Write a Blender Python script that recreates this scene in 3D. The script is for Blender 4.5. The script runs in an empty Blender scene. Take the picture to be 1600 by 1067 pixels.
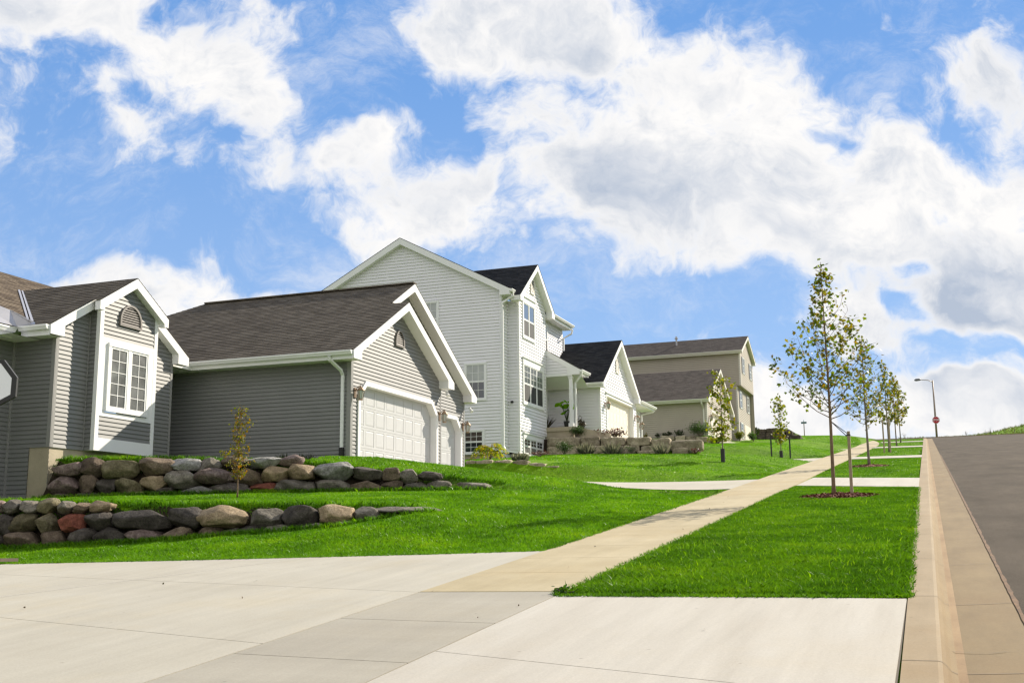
import bpy, math, random
import numpy as np
from mathutils import Vector, Matrix
from math import radians, sin, cos, pi

SC = bpy.context.scene
COL = SC.collection
random.seed(7)

# ------------------------------------------------------------------ camera
cam_data = bpy.data.cameras.new("camera")
cam = bpy.data.objects.new("camera", cam_data)
COL.objects.link(cam)
YAW, PIT, ROL = radians(20.287), radians(10.422), radians(-0.5747)
fw = Vector((-sin(YAW)*cos(PIT), cos(YAW)*cos(PIT), sin(PIT)))
rt = Vector((cos(YAW), sin(YAW), 0))
up = rt.cross(fw)
rt, up = rt*cos(ROL)+up*sin(ROL), up*cos(ROL)-rt*sin(ROL)
cam.matrix_world = Matrix(((rt.x, up.x, -fw.x, 0), (rt.y, up.y, -fw.y, 0), (rt.z, up.z, -fw.z, 0), (0, 0, 0, 1)))
cam_data.sensor_width = 36
cam_data.lens = 1776.4/1600*36
cam_data.clip_start = 0.1
cam_data.clip_end = 3000
SC.camera = cam

# ------------------------------------------------------------------ sun and sky
SUN = Vector((1.0, 1.85, 1.30)).normalized()
SUN_EL = math.asin(SUN.z)
SUN_AZ = math.atan2(SUN.x, SUN.y)            # clockwise from +Y
sl = bpy.data.lights.new("sun", 'SUN')
sl.energy = 5.0
sl.angle = radians(0.53)
sl.color = (1.0, 0.905, 0.755)
so = bpy.data.objects.new("sun", sl)
COL.objects.link(so)
so.rotation_euler = SUN.to_track_quat('Z', 'Y').to_euler()
so.location = (20, 40, 60)
SC.view_settings.view_transform = 'Standard'
SC.view_settings.look = 'None'
SC.view_settings.gamma = 1.0
SC.view_settings.exposure = 0.76
SC.cycles.filter_width = 1.4
SC.cycles.max_bounces = 6
SC.cycles.transparent_max_bounces = 6

W = bpy.data.worlds.new("World")
SC.world = W
W.use_nodes = True
SKY_STRENGTH = 0.069


def build_sky():
    nt = W.node_tree
    N, L = nt.nodes, nt.links
    N.clear()

    def node(t, **kw):
        n = N.new(t)
        for k, v in kw.items():
            setattr(n, k, v)
        return n

    def setin(n, i, v):
        if hasattr(v, 'links'):
            L.new(v, n.inputs[i])
        else:
            n.inputs[i].default_value = v

    def mth(op, a, b=None, c=None, clamp=False):
        n = node('ShaderNodeMath', operation=op, use_clamp=clamp)
        setin(n, 0, a)
        if b is not None:
            setin(n, 1, b)
        if c is not None:
            setin(n, 2, c)
        return n.outputs[0]

    def vm(op, a, b=None, out=0):
        n = node('ShaderNodeVectorMath', operation=op)
        setin(n, 0, a)
        if b is not None:
            setin(n, 1, b)
        return n.outputs[out]

    def rng(v, a, b, c=0.0, d=1.0, smooth=True):
        n = node('ShaderNodeMapRange')
        n.interpolation_type = 'SMOOTHSTEP' if smooth else 'LINEAR'
        n.clamp = True
        setin(n, 0, v)
        for i, q in enumerate((a, b, c, d)):
            n.inputs[1+i].default_value = q
        return n.outputs[0]

    def mix(f, a, b, t='MIX'):
        n = node('ShaderNodeMix', data_type='RGBA', blend_type=t)
        setin(n, 0, f)
        setin(n, 6, a)
        setin(n, 7, b)
        return n.outputs[2]

    sky = node('ShaderNodeTexSky', sky_type='NISHITA')
    sky.sun_disc = False
    sky.sun_elevation = SUN_EL
    sky.sun_rotation = SUN_AZ
    sky.altitude = 300
    sky.air_density = 1.0
    sky.dust_density = 0.3
    sky.ozone_density = 3.0
    tc = node('ShaderNodeTexCoord').outputs['Generated']
    sep = node('ShaderNodeSeparateXYZ')
    L.new(tc, sep.inputs[0])
    # compass bearing / height chart of the northern sky: u east of north, v up (a gnomonic chart of fixed world directions)
    AX = Vector((-sin(radians(20)), cos(radians(20)), 0))
    EA = Vector((cos(radians(20)), sin(radians(20)), 0))
    den = mth('MAXIMUM', vm('DOT_PRODUCT', tc, tuple(AX), 1), 0.02)
    u = mth('DIVIDE', vm('DOT_PRODUCT', tc, tuple(EA), 1), den)
    v = mth('DIVIDE', sep.outputs[2], den)
    cmb = node('ShaderNodeCombineXYZ')
    L.new(u, cmb.inputs[0]); L.new(v, cmb.inputs[1])
    uv = cmb.outputs[0]

    def noise(vec, scale, detail, rough, off=(0, 0, 0), lac=2.0, stretch=(1, 1, 1)):
        mp = node('ShaderNodeMapping')
        L.new(vec, mp.inputs[0])
        mp.inputs['Location'].default_value = off
        mp.inputs['Scale'].default_value = stretch
        n = node('ShaderNodeTexNoise', noise_dimensions='3D')
        L.new(mp.outputs[0], n.inputs['Vector'])
        n.inputs['Scale'].default_value = scale
        n.inputs['Detail'].default_value = detail
        n.inputs['Roughness'].default_value = rough
        n.inputs['Lacunarity'].default_value = lac
        return n

    # domain warp
    nw = noise(uv, 6.0, 4, 0.55, (3.1, 7.7, 0))
    wv = vm('SCALE', vm('SUBTRACT', nw.outputs['Color'], (0.5, 0.5, 0.5)))
    wv.node.inputs[3].default_value = 0.13
    uvw = vm('ADD', uv, wv)

    def blobs(lst, vec, after=None):
        tot = None
        if after is not None:
            ch = node('ShaderNodeVectorMath', operation='MULTIPLY_ADD')
            L.new(after, ch.inputs[0])
            ch.inputs[1].default_value = (1e-7, 0, 0)
            L.new(vec, ch.inputs[2])
            vec = ch.outputs[0]
        for (x, y, rx, ry, ang, w) in lst:
            # chart position of the cloud (bearing, height) and its half sizes
            mp = node('ShaderNodeMapping', vector_type='TEXTURE')
            if tot is None:
                L.new(vec, mp.inputs[0])
            else:                                   # evaluated one after another
                ch = node('ShaderNodeVectorMath', operation='MULTIPLY_ADD')
                L.new(tot, ch.inputs[0])
                ch.inputs[1].default_value = (1e-7, 0, 0)
                L.new(vec, ch.inputs[2])
                L.new(ch.outputs[0], mp.inputs[0])
            mp.inputs['Location'].default_value = (x, y, 0)
            mp.inputs['Rotation'].default_value = (0, 0, radians(ang))
            mp.inputs['Scale'].default_value = (rx, ry, 1)
            ln = vm('LENGTH', mp.outputs[0], None, 1)
            b = rng(ln, 1.0, 0.0, 0.0, w)
            tot = b if tot is None else mth('ADD', tot, b)
        return tot

    # unseen cloud added behind the viewer to lift and whiten the ambient light
    behind = rng(vm('DOT_PRODUCT', tc, tuple(AX), 1), 0.35, -0.05, 0.0, 1.0)
    mass = mth('ADD', blobs(CLOUDS, uvw), behind)
    grey = blobs(GREYS, uvw, mass)
    def fbm(off):
        o = Vector(off)
        a = noise(uvw, 5.0, 9, 0.58, (0.3-o.x, 0.9-o.y, 0.2)).outputs[0]
        b = noise(uvw, 14.0, 8, 0.62, (7.3-o.x*2.8, 3.9-o.y*2.8, 0.7)).outputs[0]
        c = noise(uvw, 42.0, 5, 0.65, (2.3-o.x*8.4, 4.9-o.y*8.4, 0.1)).outputs[0]
        t = mth('MULTIPLY', mth('SUBTRACT', a, 0.5), 3.4)
        t = mth('MULTIPLY_ADD', mth('SUBTRACT', b, 0.5), 3.0, t)
        return mth('MULTIPLY_ADD', mth('SUBTRACT', c, 0.5), 1.3, t), a
    fb, n1 = fbm((0, 0, 0))
    fbl, _ = fbm((0.045, 0.085, 0))
    dens = mth('ADD', mth('MULTIPLY', mass, 1.3), mth('SUBTRACT', fb, 0.18))
    alpha = rng(dens, -0.10, 1.12)
    wisp = rng(noise(uvw, 4.0, 9, 0.74, (5.2, 1.9, 0), stretch=(1.0, 1.6, 1)).outputs[0], 0.45, 0.78, 0.0, 0.60)
    alpha = mth('MAXIMUM', alpha, wisp)
    core = rng(dens, 0.35, 1.9)
    relief = mth('MULTIPLY', mth('MULTIPLY', mth('SUBTRACT', fb, fbl), 0.42), core)
    g = mth('ADD', mth('MULTIPLY', core, 0.20), mth('ADD', mth('MULTIPLY', mth('MULTIPLY', grey, core), rng(fb, -0.7, 0.7, 1.2, 0.22)), relief), clamp=True)
    white = (CLOUD_W*0.97, CLOUD_W*0.955, CLOUD_W*0.94, 1)
    shade = (CLOUD_W*0.46, CLOUD_W*0.53, CLOUD_W*0.65, 1)
    ccol = mix(g, white, shade)
    # deepen the clear sky towards the saturated blue of the photograph
    hs = node('ShaderNodeHueSaturation')
    hs.inputs['Hue'].default_value = SKY_HUE
    hs.inputs['Saturation'].default_value = SKY_SAT
    hs.inputs['Value'].default_value = SKY_VAL
    L.new(sky.outputs[0], hs.inputs['Color'])
    # even the sky out: the photograph's clear sky keeps one blue from zenith to horizon
    lift = rng(sep.outputs[2], 0.0, 0.55)
    even = mix(lift, (3.5, 5.3, 8.4, 1), (1.25, 3.2, 7.2, 1))
    base = mix(0.80, hs.outputs[0], even)
    col = mix(alpha, base, ccol)
    below = rng(sep.outputs[2], -0.02, 0.0, 0.0, 1.0)
    col = mix(below, (1.5, 1.45, 1.35, 1), col)
    bg = node('ShaderNodeBackground')
    bg.inputs['Strength'].default_value = SKY_STRENGTH
    L.new(col, bg.inputs['Color'])
    out = node('ShaderNodeOutputWorld')
    L.new(bg.outputs[0], out.inputs['Surface'])


CLOUD_W = 8.9
SKY_HUE, SKY_SAT, SKY_VAL = 0.5, 1.05, 0.9


def chart(px, py, rx, ry, ang, w):
    """bearing/height chart coordinates of a cloud seen at a photograph position."""
    d = fw + rt*((px-800)/1776.4) - up*((py-533.5)/1776.4)
    AX = Vector((-sin(radians(20)), cos(radians(20)), 0))
    EA = Vector((cos(radians(20)), sin(radians(20)), 0))
    dn = d.dot(AX)
    return (d.dot(EA)/dn, d.z/dn, rx/1776.4, ry/1776.4, ang, w)


GROW = 1.30
CLOUDS = [chart(x, y, rx*GROW, ry*GROW, an, w) for x, y, rx, ry, an, w in (
    # big mass in the middle right
    (1000, 230, 420, 200, -24, 0.95), (1180, 330, 330, 150, -25, 0.75), (900, 330, 200, 140, 0, 0.75), (940, 400, 190, 70, -8, .6),
    (1060, 70, 330, 110, -20, 0.85), (820, 20, 190, 90, -10, 0.85), (690, 50, 90, 100, -35, 0.6), (1350, 210, 220, 110, -25, 0.75),
    (600, 230, 100, 80, 20, 0.9), (470, 275, 120, 55, 5, 0.8), (650, 330, 170, 100, -10, 0.9), (740, 280, 90, 80, 0, 0.6), (570, 370, 90, 60, 0, 0.5),
    (560, 220, 60, 60, 0, .4),
    # upper left
    (40, 20, 230, 100, 6, 1.3), (230, 40, 200, 70, -15, .8), (250, 110, 190, 70, -28, 0.75), (390, 120, 150, 75, -35, 0.8), (430, 200, 110, 60, -20, .65), (200, 205, 70, 45, -30, 0.75),
    (130, 130, 70, 40, -30, .5), (430, 20, 110, 50, -20, 0.6), (570, 90, 60, 35, 0, 0.55), (310, 300, 25, 80, 10, .42),
    # low left bank
    (190, 450, 150, 85, 0, 1.1), (350, 470, 150, 60, -8, 1.0), (40, 450, 120, 70, 0, 1.0), (260, 520, 300, 60, 0, .8),
    # right side
    (1500, 100, 110, 70, 0, 0.95), (1590, 150, 110, 100, 0, 0.8), (1470, 300, 200, 110, -15, 0.95), (1580, 300, 120, 120, 0, .8), (1570, 420, 160, 110, 0, 0.9),
    (1350, 380, 180, 90, -15, 0.85), (1500, 480, 200, 70, 0, 0.75), (1400, 560, 150, 60, -20, 0.55), (1540, 640, 190, 70, 0, 0.9),
    (1240, 640, 170, 80, -20, 1.0), (1580, 520, 130, 90, 0, .8), (1330, 520, 120, 60, -15, .7), (1440, 610, 160, 60, -10, .7), (1560, 470, 140, 60, 0, .6), (1480, 650, 140, 80, 0, 0.8), (1300, 490, 70, 50, 0, 0.55), (1210, 520, 50, 40, -30, .5),
    # holes of blue
    (1310, 70, 90, 70, -25, -1.1), (730, 215, 45, 50, 0, -0.7), (1210, 450, 70, 25, 0, -0.5), (240, 350, 160, 90, 0, -0.8),
    (60, 270, 110, 110, 0, -0.9), (1090, 480, 130, 40, 0, -0.9), (1350, 595, 160, 45, -12, -1.3), (1490, 585, 90, 26, -5, -.9), (1250, 545, 70, 40, -30, -.7), (1420, 500, 70, 22, -15, -.6), (1230, 560, 60, 30, -30, -.5), (1420, 430, 60, 20, -15, -.4), (1500, 545, 70, 18, 0, -.5), (520, 150, 60, 60, -30, -0.75),
    (620, 130, 50, 55, 20, -0.6), (720, 130, 45, 70, -25, -0.6), (800, 290, 30, 50, 0, -.6), (500, 380, 70, 40, 0, -.5), (1520, 20, 80, 30, 0, -.7), (1300, 200, 40, 18, -30, -.5),
    (1590, 560, 60, 25, 0, -.5), (170, 85, 30, 20, 0, -.4))]
GREYS = [chart(*a) for a in (
    (950, 290, 300, 140, -15, 0.50), (700, 290, 150, 90, 0, 0.62), (40, 30, 300, 110, 0, 0.70), (1130, 350, 240, 90, -20, 0.35), (900, 400, 240, 70, -5, .45),
    (1520, 420, 230, 90, 0, 0.95), (1540, 510, 200, 60, 0, 0.7), (1560, 130, 140, 80, 0, 0.6), (920, 80, 140, 70, 0, 0.45), (1480, 560, 260, 90, 0, 0.75), (1330, 450, 160, 60, -15, .45), (1560, 640, 200, 60, 0, .4),
    (1080, 100, 110, 60, 0, 0.35), (1430, 480, 190, 70, 0, 0.5), (200, 470, 160, 40, 0, .35))]
build_sky()

# ------------------------------------------------------------------ tagging and mesh helpers
def tag(o, label=None, cat=None, group=None, kind=None):
    if label: o['label'] = label
    if cat: o['category'] = cat
    if group: o['group'] = group
    if kind: o['kind'] = kind
    return o


def empty(name, loc=(0, 0, 0), label=None, cat=None, group=None, rz=0.0):
    o = bpy.data.objects.new(name, None)
    COL.objects.link(o)
    o.location = loc
    o.rotation_euler = (0, 0, rz)
    o.empty_display_size = 0.3
    return tag(o, label, cat, group)


class MB:
    """collects polygons of one mesh object"""
    def __init__(s):
        s.v, s.f, s.m, s.uv = [], [], [], []

    def poly(s, pts, m=0, uv=None):
        b = len(s.v)
        s.v += [tuple(p) for p in pts]
        s.f.append(tuple(range(b, b+len(pts))))
        s.m.append(m)
        s.uv += uv if uv else [(p[0], p[1]) for p in pts]

    def box(s, a, b, m=0):
        x0, y0, z0 = (min(a[i], b[i]) for i in range(3))
        x1, y1, z1 = (max(a[i], b[i]) for i in range(3))
        P = [(x0, y0, z0), (x1, y0, z0), (x1, y1, z0), (x0, y1, z0), (x0, y0, z1), (x1, y0, z1), (x1, y1, z1), (x0, y1, z1)]
        for q in ((3, 2, 1, 0), (4, 5, 6, 7), (0, 1, 5, 4), (1, 2, 6, 5), (2, 3, 7, 6), (3, 0, 4, 7)):
            s.poly([P[i] for i in q], m)

    def obox(s, O, U, V, N, u0, u1, v0, v1, n0, n1, m=0):
        """box in a frame O + uU + vV + nN"""
        O, U, V, N = Vector(O), Vector(U), Vector(V), Vector(N)
        P = [O+U*u+V*v+N*n for n in (n0, n1) for (u, v) in ((u0, v0), (u1, v0), (u1, v1), (u0, v1))]
        fl = U.cross(V).dot(N) < 0
        for q in ((3, 2, 1, 0), (4, 5, 6, 7), (0, 1, 5, 4), (1, 2, 6, 5), (2, 3, 7, 6), (3, 0, 4, 7)):
            q = q[::-1] if fl else q
            s.poly([P[i] for i in q], m)

    def prism(s, pts, d, m=0):
        """flat polygon pts (3D) extruded by vector d"""
        d = Vector(d)
        A = [Vector(p) for p in pts]
        nrm = Vector((0, 0, 0))
        for i in range(len(A)):
            nrm += A[i].cross(A[(i+1) % len(A)])
        if nrm.dot(d) > 0:
            A = A[::-1]
        B = [p+d for p in A]
        s.poly(A, m)
        s.poly(B[::-1], m)
        n = len(A)
        for i in range(n):
            j = (i+1) % n
            s.poly([A[j], A[i], B[i], B[j]], m)

    def tube(s, path, radii, seg=8, m=0, cap=True):
        P = [Vector(p) for p in path]
        if not hasattr(radii, '__len__'):
            radii = [radii]*len(P)
        rings = []
        pr = None
        for i, p in enumerate(P):
            t = (P[min(i+1, len(P)-1)]-P[max(i-1, 0)]).normalized()
            a = pr if pr is not None else (Vector((1, 0, 0)) if abs(t.x) < 0.9 else Vector((0, 1, 0)))
            a = (a - t*a.dot(t)).normalized()
            pr = a
            b = t.cross(a)
            rings.append(len(s.v))
            for k in range(seg):
                w = 2*pi*k/seg
                q = p+(a*cos(w)+b*sin(w))*radii[i]
                s.v.append(tuple(q))
        for i in range(len(P)-1):
            for k in range(seg):
                k2 = (k+1) % seg
                s.f.append((rings[i]+k, rings[i]+k2, rings[i+1]+k2, rings[i+1]+k))
                s.m.append(m)
                s.uv += [(0, 0)]*4
        if cap:
            s.f.append(tuple(rings[0]+k for k in range(seg))[::-1]); s.m.append(m); s.uv += [(0, 0)]*seg
            s.f.append(tuple(rings[-1]+k for k in range(seg))); s.m.append(m); s.uv += [(0, 0)]*seg

    def sweep(s, path, w, h, m=0):
        """rectangular section tube (downspouts)"""
        P = [Vector(p) for p in path]
        rings = []
        for i, p in enumerate(P):
            t = (P[min(i+1, len(P)-1)]-P[max(i-1, 0)]).normalized()
            a = Vector((1, 0, 0)) if abs(t.x) < 0.8 else Vector((0, 1, 0))
            a = (a - t*a.dot(t)).normalized()
            b = t.cross(a)
            rings.append(len(s.v))
            for (x, y) in ((-w, -h), (w, -h), (w, h), (-w, h)):
                s.v.append(tuple(p+a*x*0.5+b*y*0.5))
        for i in range(len(P)-1):
            for k in range(4):
                k2 = (k+1) % 4
                s.f.append((rings[i]+k, rings[i]+k2, rings[i+1]+k2, rings[i+1]+k)); s.m.append(m); s.uv += [(0, 0)]*4
        s.f.append(tuple(rings[0]+k for k in range(4))[::-1]); s.m.append(m); s.uv += [(0, 0)]*4
        s.f.append(tuple(rings[-1]+k for k in range(4))); s.m.append(m); s.uv += [(0, 0)]*4

    def build(s, name, mats, parent=None, smooth=False):
        me = bpy.data.meshes.new(name)
        me.from_pydata(s.v, [], s.f)
        mats = mats if isinstance(mats, (list, tuple)) else [mats]
        for mt in mats:
            me.materials.append(mt)
        if len(mats) > 1:
            me.polygons.foreach_set('material_index', s.m)
        uvl = me.uv_layers.new(name='uv')
        flat = np.array(s.uv, dtype=np.float32).ravel()
        uvl.data.foreach_set('uv', flat)
        if smooth:
            me.polygons.foreach_set('use_smooth', [True]*len(me.polygons))
        me.update()
        o = bpy.data.objects.new(name, me)
        COL.objects.link(o)
        if parent is not None:
            o.parent = parent
            o.matrix_parent_inverse = parent.matrix_basis.inverted()
        return o


def np_mesh(name, V, F, mat, parent=None, smooth=False, attr=None):
    """fast mesh from arrays: V (n,3), F (m,k)"""
    me = bpy.data.meshes.new(name)
    V = np.ascontiguousarray(V, dtype=np.float32)
    F = np.ascontiguousarray(F, dtype=np.int32)
    k = F.shape[1]
    me.vertices.add(len(V)); me.loops.add(F.size); me.polygons.add(len(F))
    me.vertices.foreach_set('co', V.ravel())
    me.loops.foreach_set('vertex_index', F.ravel())
    me.polygons.foreach_set('loop_start', np.arange(0, F.size, k, dtype=np.int32))
    try:
        me.polygons.foreach_set('loop_total', np.full(len(F), k, dtype=np.int32))
    except Exception:
        pass
    if smooth:
        me.polygons.foreach_set('use_smooth', np.ones(len(F), dtype=bool))
    me.materials.append(mat)
    if attr is not None:
        a = me.attributes.new('tint', 'FLOAT', 'FACE')
        a.data.foreach_set('value', np.ascontiguousarray(attr, dtype=np.float32))
    me.update(calc_edges=True)
    o = bpy.data.objects.new(name, me)
    COL.objects.link(o)
    if parent is not None:
        o.parent = parent
        o.matrix_parent_inverse = parent.matrix_basis.inverted()
    return o


def courses(mb, O, U, V, N, poly, holes=(), pitch=0.1016, lip=0.016, m=0, v0=None, lipmat=None):
    """lapped boards / shingle courses over a polygon given in (u, v); lower edge of each course stands proud by lip"""
    O, U, V, N = Vector(O), Vector(U), Vector(V), Vector(N)
    loops = [list(poly)]+[list(h) for h in holes]
    vs = [p[1] for p in poly]
    vmin, vmax = min(vs), max(vs)
    if v0 is None:
        v0 = vmin
    cut = set()
    for lp in loops:
        for p in lp:
            if vmin <= p[1] <= vmax:
                cut.add(round(p[1], 5))
    k = math.ceil((vmin-v0)/pitch-1e-6)
    starts = set()
    while v0+k*pitch < vmax:
        starts.add(round(v0+k*pitch, 5)); k += 1
    cut |= starts
    cut = sorted(cut)
    cut = [c for i, c in enumerate(cut) if i == 0 or c-cut[i-1] > 1e-4]

    def spans(v):
        xs = []
        for lp in loops:
            n = len(lp)
            for i in range(n):
                (ua, va), (ub, vb) = lp[i], lp[(i+1) % n]
                if (va <= v) != (vb <= v):
                    xs.append(ua+(v-va)/(vb-va)*(ub-ua))
        xs.sort()
        return [(xs[i], xs[i+1]) for i in range(0, len(xs)-1, 2)]

    flip = U.cross(V).dot(N) < 0

    def pt(u, v, d):
        return O+U*u+V*v+N*d

    for a, b in zip(cut[:-1], cut[1:]):
        e = min(1e-4, (b-a)*0.02)
        sa, sb = spans(a+e), spans(b-e)
        if len(sa) != len(sb):
            continue
        ks = math.floor((a-v0)/pitch+1e-3)
        st = v0+ks*pitch
        da, db = lip*(1-(a-st)/pitch), lip*(1-(b-st)/pitch)
        for (l0, r0), (l1, r1) in zip(sa, sb):
            q = [pt(l0, a, da), pt(r0, a, da), pt(r1, b, db), pt(l1, b, db)]
            uv = [(l0, a), (r0, a), (r1, b), (l1, b)]
            if flip:
                q, uv = q[::-1], uv[::-1]
            mb.poly(q, m, uv)
            if abs(a-st) < 2e-4:
                q = [pt(l0, a, 0), pt(r0, a, 0), pt(r0, a, da), pt(l0, a, da)]
                if flip:
                    q = q[::-1]
                mb.poly(q, m if lipmat is None else lipmat, [(l0, a-.001), (r0, a-.001), (r0, a-.001), (l0, a-.001)])


# ------------------------------------------------------------------ materials
def mat(name, color, rough=0.6, var=0.0, vscale=8.0, bump=0.0, bscale=40.0, color2=None, spec=0.4, metallic=0.0, detail=6, coat=0.0):
    m = bpy.data.materials.new(name)
    m.use_nodes = True
    nt = m.node_tree
    b = nt.nodes['Principled BSDF']
    b.inputs['Roughness'].default_value = rough
    b.inputs['Metallic'].default_value = metallic
    if 'Specular IOR Level' in b.inputs:
        b.inputs['Specular IOR Level'].default_value = spec
    if coat and 'Coat Weight' in b.inputs:
        b.inputs['Coat Weight'].default_value = coat
    c = (*color, 1)
    b.inputs['Base Color'].default_value = c
    tc = None
    if var or color2 or bump:
        tc = nt.nodes.new('ShaderNodeTexCoord')
    if var or color2:
        n = nt.nodes.new('ShaderNodeTexNoise')
        n.inputs['Scale'].default_value = vscale
        n.inputs['Detail'].default_value = detail
        n.inputs['Roughness'].default_value = 0.62
        nt.links.new(tc.outputs['Object'], n.inputs['Vector'])
        cr = nt.nodes.new('ShaderNodeValToRGB')
        c2 = color2 if color2 else tuple(min(1, x*(1+var)) for x in color)
        c1 = color if color2 else tuple(x*(1-var) for x in color)
        cr.color_ramp.elements[0].position = 0.32
        cr.color_ramp.elements[1].position = 0.68
        cr.color_ramp.elements[0].color = (*c1, 1)
        cr.color_ramp.elements[1].color = (*c2, 1)
        nt.links.new(n.outputs[0], cr.inputs[0])
        nt.links.new(cr.outputs[0], b.inputs['Base Color'])
    if bump:
        n2 = nt.nodes.new('ShaderNodeTexNoise')
        n2.inputs['Scale'].default_value = bscale
        n2.inputs['Detail'].default_value = 5
        nt.links.new(tc.outputs['Object'], n2.inputs['Vector'])
        bp = nt.nodes.new('ShaderNodeBump')
        bp.inputs['Strength'].default_value = bump
        bp.inputs['Distance'].default_value = 0.02
        nt.links.new(n2.outputs[0], bp.inputs['Height'])
        nt.links.new(bp.outputs[0], b.inputs['Normal'])
    return m


def shingle_mat(name, c1, c2, c3, tab=0.30, row=0.14):
    m = bpy.data.materials.new(name)
    m.use_nodes = True
    nt = m.node_tree
    b = nt.nodes['Principled BSDF']
    b.inputs['Roughness'].default_value = 0.92
    b.inputs['Specular IOR Level'].default_value = 0.2
    uv = nt.nodes.new('ShaderNodeUVMap')
    br = nt.nodes.new('ShaderNodeTexBrick')
    br.offset = 0.37
    br.inputs['Scale'].default_value = 1.0
    br.inputs['Brick Width'].default_value = tab
    br.inputs['Row Height'].default_value = row
    br.inputs['Mortar Size'].default_value = 0.004
    br.inputs['Color1'].default_value = (0, 0, 0, 1)
    br.inputs['Color2'].default_value = (1, 1, 1, 1)
    br.inputs['Mortar'].default_value = (0, 0, 0, 1)
    nt.links.new(uv.outputs[0], br.inputs['Vector'])
    mp = nt.nodes.new('ShaderNodeMapping')
    mp.inputs['Scale'].default_value = (1.1, 9.0, 1)
    nt.links.new(uv.outputs[0], mp.inputs[0])
    n = nt.nodes.new('ShaderNodeTexNoise')
    n.inputs['Scale'].default_value = 2.0
    n.inputs['Detail'].default_value = 8
    n.inputs['Roughness'].default_value = 0.7
    nt.links.new(mp.outputs[0], n.inputs['Vector'])
    mx = nt.nodes.new('ShaderNodeMath'); mx.operation = 'MULTIPLY_ADD'
    nt.links.new(br.outputs['Color'], mx.inputs[0]); mx.inputs[1].default_value = 0.45
    nt.links.new(n.outputs[0], mx.inputs[2])
    cr = nt.nodes.new('ShaderNodeValToRGB')
    e = cr.color_ramp.elements
    e[0].position = 0.35; e[0].color = (*c1, 1)
    e[1].position = 0.95; e[1].color = (*c3, 1)
    k = e.new(0.62); k.color = (*c2, 1)
    nt.links.new(mx.outputs[0], cr.inputs[0])
    nt.links.new(cr.outputs[0], b.inputs['Base Color'])
    n2 = nt.nodes.new('ShaderNodeTexNoise'); n2.inputs['Scale'].default_value = 120
    tc = nt.nodes.new('ShaderNodeTexCoord')
    nt.links.new(tc.outputs['Object'], n2.inputs['Vector'])
    bp = nt.nodes.new('ShaderNodeBump'); bp.inputs['Strength'].default_value = 0.5; bp.inputs['Distance'].default_value = 0.01
    nt.links.new(n2.outputs[0], bp.inputs['Height'])
    nt.links.new(bp.outputs[0], b.inputs['Normal'])
    return m


def leaf_mat(name, cols, trans=0.45, rough=0.5):
    """leaves: colour varies from leaf to leaf; light passes through"""
    m = bpy.data.materials.new(name)
    m.use_nodes = True
    nt = m.node_tree
    b = nt.nodes['Principled BSDF']
    out = nt.nodes['Material Output']
    b.inputs['Roughness'].default_value = rough
    b.inputs['Specular IOR Level'].default_value = 0.3
    g = nt.nodes.new('ShaderNodeNewGeometry')
    cr = nt.nodes.new('ShaderNodeValToRGB')
    e = cr.color_ramp.elements
    n = len(cols)
    e[0].position = 0; e[0].color = (*cols[0], 1)
    e[1].position = 1; e[1].color = (*cols[-1], 1)
    for i in range(1, n-1):
        k = e.new(i/(n-1)); k.color = (*cols[i], 1)
    nt.links.new(g.outputs['Random Per Island'], cr.inputs[0])
    nt.links.new(cr.outputs[0], b.inputs['Base Color'])
    t = nt.nodes.new('ShaderNodeBsdfTranslucent')
    hs = nt.nodes.new('ShaderNodeHueSaturation')
    hs.inputs['Value'].default_value = 1.6
    hs.inputs['Saturation'].default_value = 1.1
    hs.inputs['Hue'].default_value = 0.49
    nt.links.new(cr.outputs[0], hs.inputs['Color'])
    nt.links.new(hs.outputs[0], t.inputs['Color'])
    ms = nt.nodes.new('ShaderNodeMixShader')
    ms.inputs[0].default_value = trans
    nt.links.new(b.outputs[0], ms.inputs[1])
    nt.links.new(t.outputs[0], ms.inputs[2])
    nt.links.new(ms.outputs[0], out.inputs['Surface'])
    return m


M = {}
M['grey_siding'] = mat('grey_vinyl_siding', (0.198, 0.198, 0.193), 0.55, var=0.05, vscale=1.5)
M['white_siding'] = mat('white_vinyl_siding', (0.77, 0.76, 0.785), 0.5, var=0.03, vscale=1.2)
M['tan_siding'] = mat('tan_vinyl_siding', (0.40, 0.35, 0.28), 0.55, var=0.04, vscale=1.2)
M['white_trim'] = mat('white_trim', (0.81, 0.81, 0.805), 0.45, var=0.02, vscale=2)
M['cream_trim'] = mat('cream_trim', (0.70, 0.67, 0.60), 0.5, var=0.03, vscale=2)
M['grey_trim'] = mat('grey_corner_trim', (0.26, 0.255, 0.245), 0.5)
M['door_white'] = mat('garage_door_paint', (0.475, 0.48, 0.485), 0.5, var=0.03, vscale=3)
M['door_cream'] = mat('cream_garage_door', (0.80, 0.74, 0.62), 0.5)
M['concrete_wall'] = mat('foundation_concrete', (0.42, 0.36, 0.26), 0.85, var=0.12, vscale=3, bump=0.3, bscale=30)
M['roof_brown'] = shingle_mat('brown_shingles', (0.066, 0.054, 0.040), (0.102, 0.085, 0.064), (0.158, 0.134, 0.104))
M['roof_brown_sunlit'] = shingle_mat('brown_shingles_lit', (0.05, 0.038, 0.028), (0.105, 0.08, 0.058), (0.20, 0.16, 0.115))  # same brown shingles, with the sun's lightening put into the colour
M['roof_black'] = shingle_mat('black_shingles', (0.010, 0.010, 0.011), (0.020, 0.020, 0.021), (0.038, 0.037, 0.037))
M['roof_grey'] = shingle_mat('dark_grey_shingles', (0.03, 0.025, 0.023), (0.055, 0.045, 0.041), (0.10, 0.084, 0.075))
M['roof_brown2'] = shingle_mat('dull_brown_shingles', (0.050, 0.041, 0.034), (0.084, 0.069, 0.057), (0.128, 0.106, 0.089))
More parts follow.
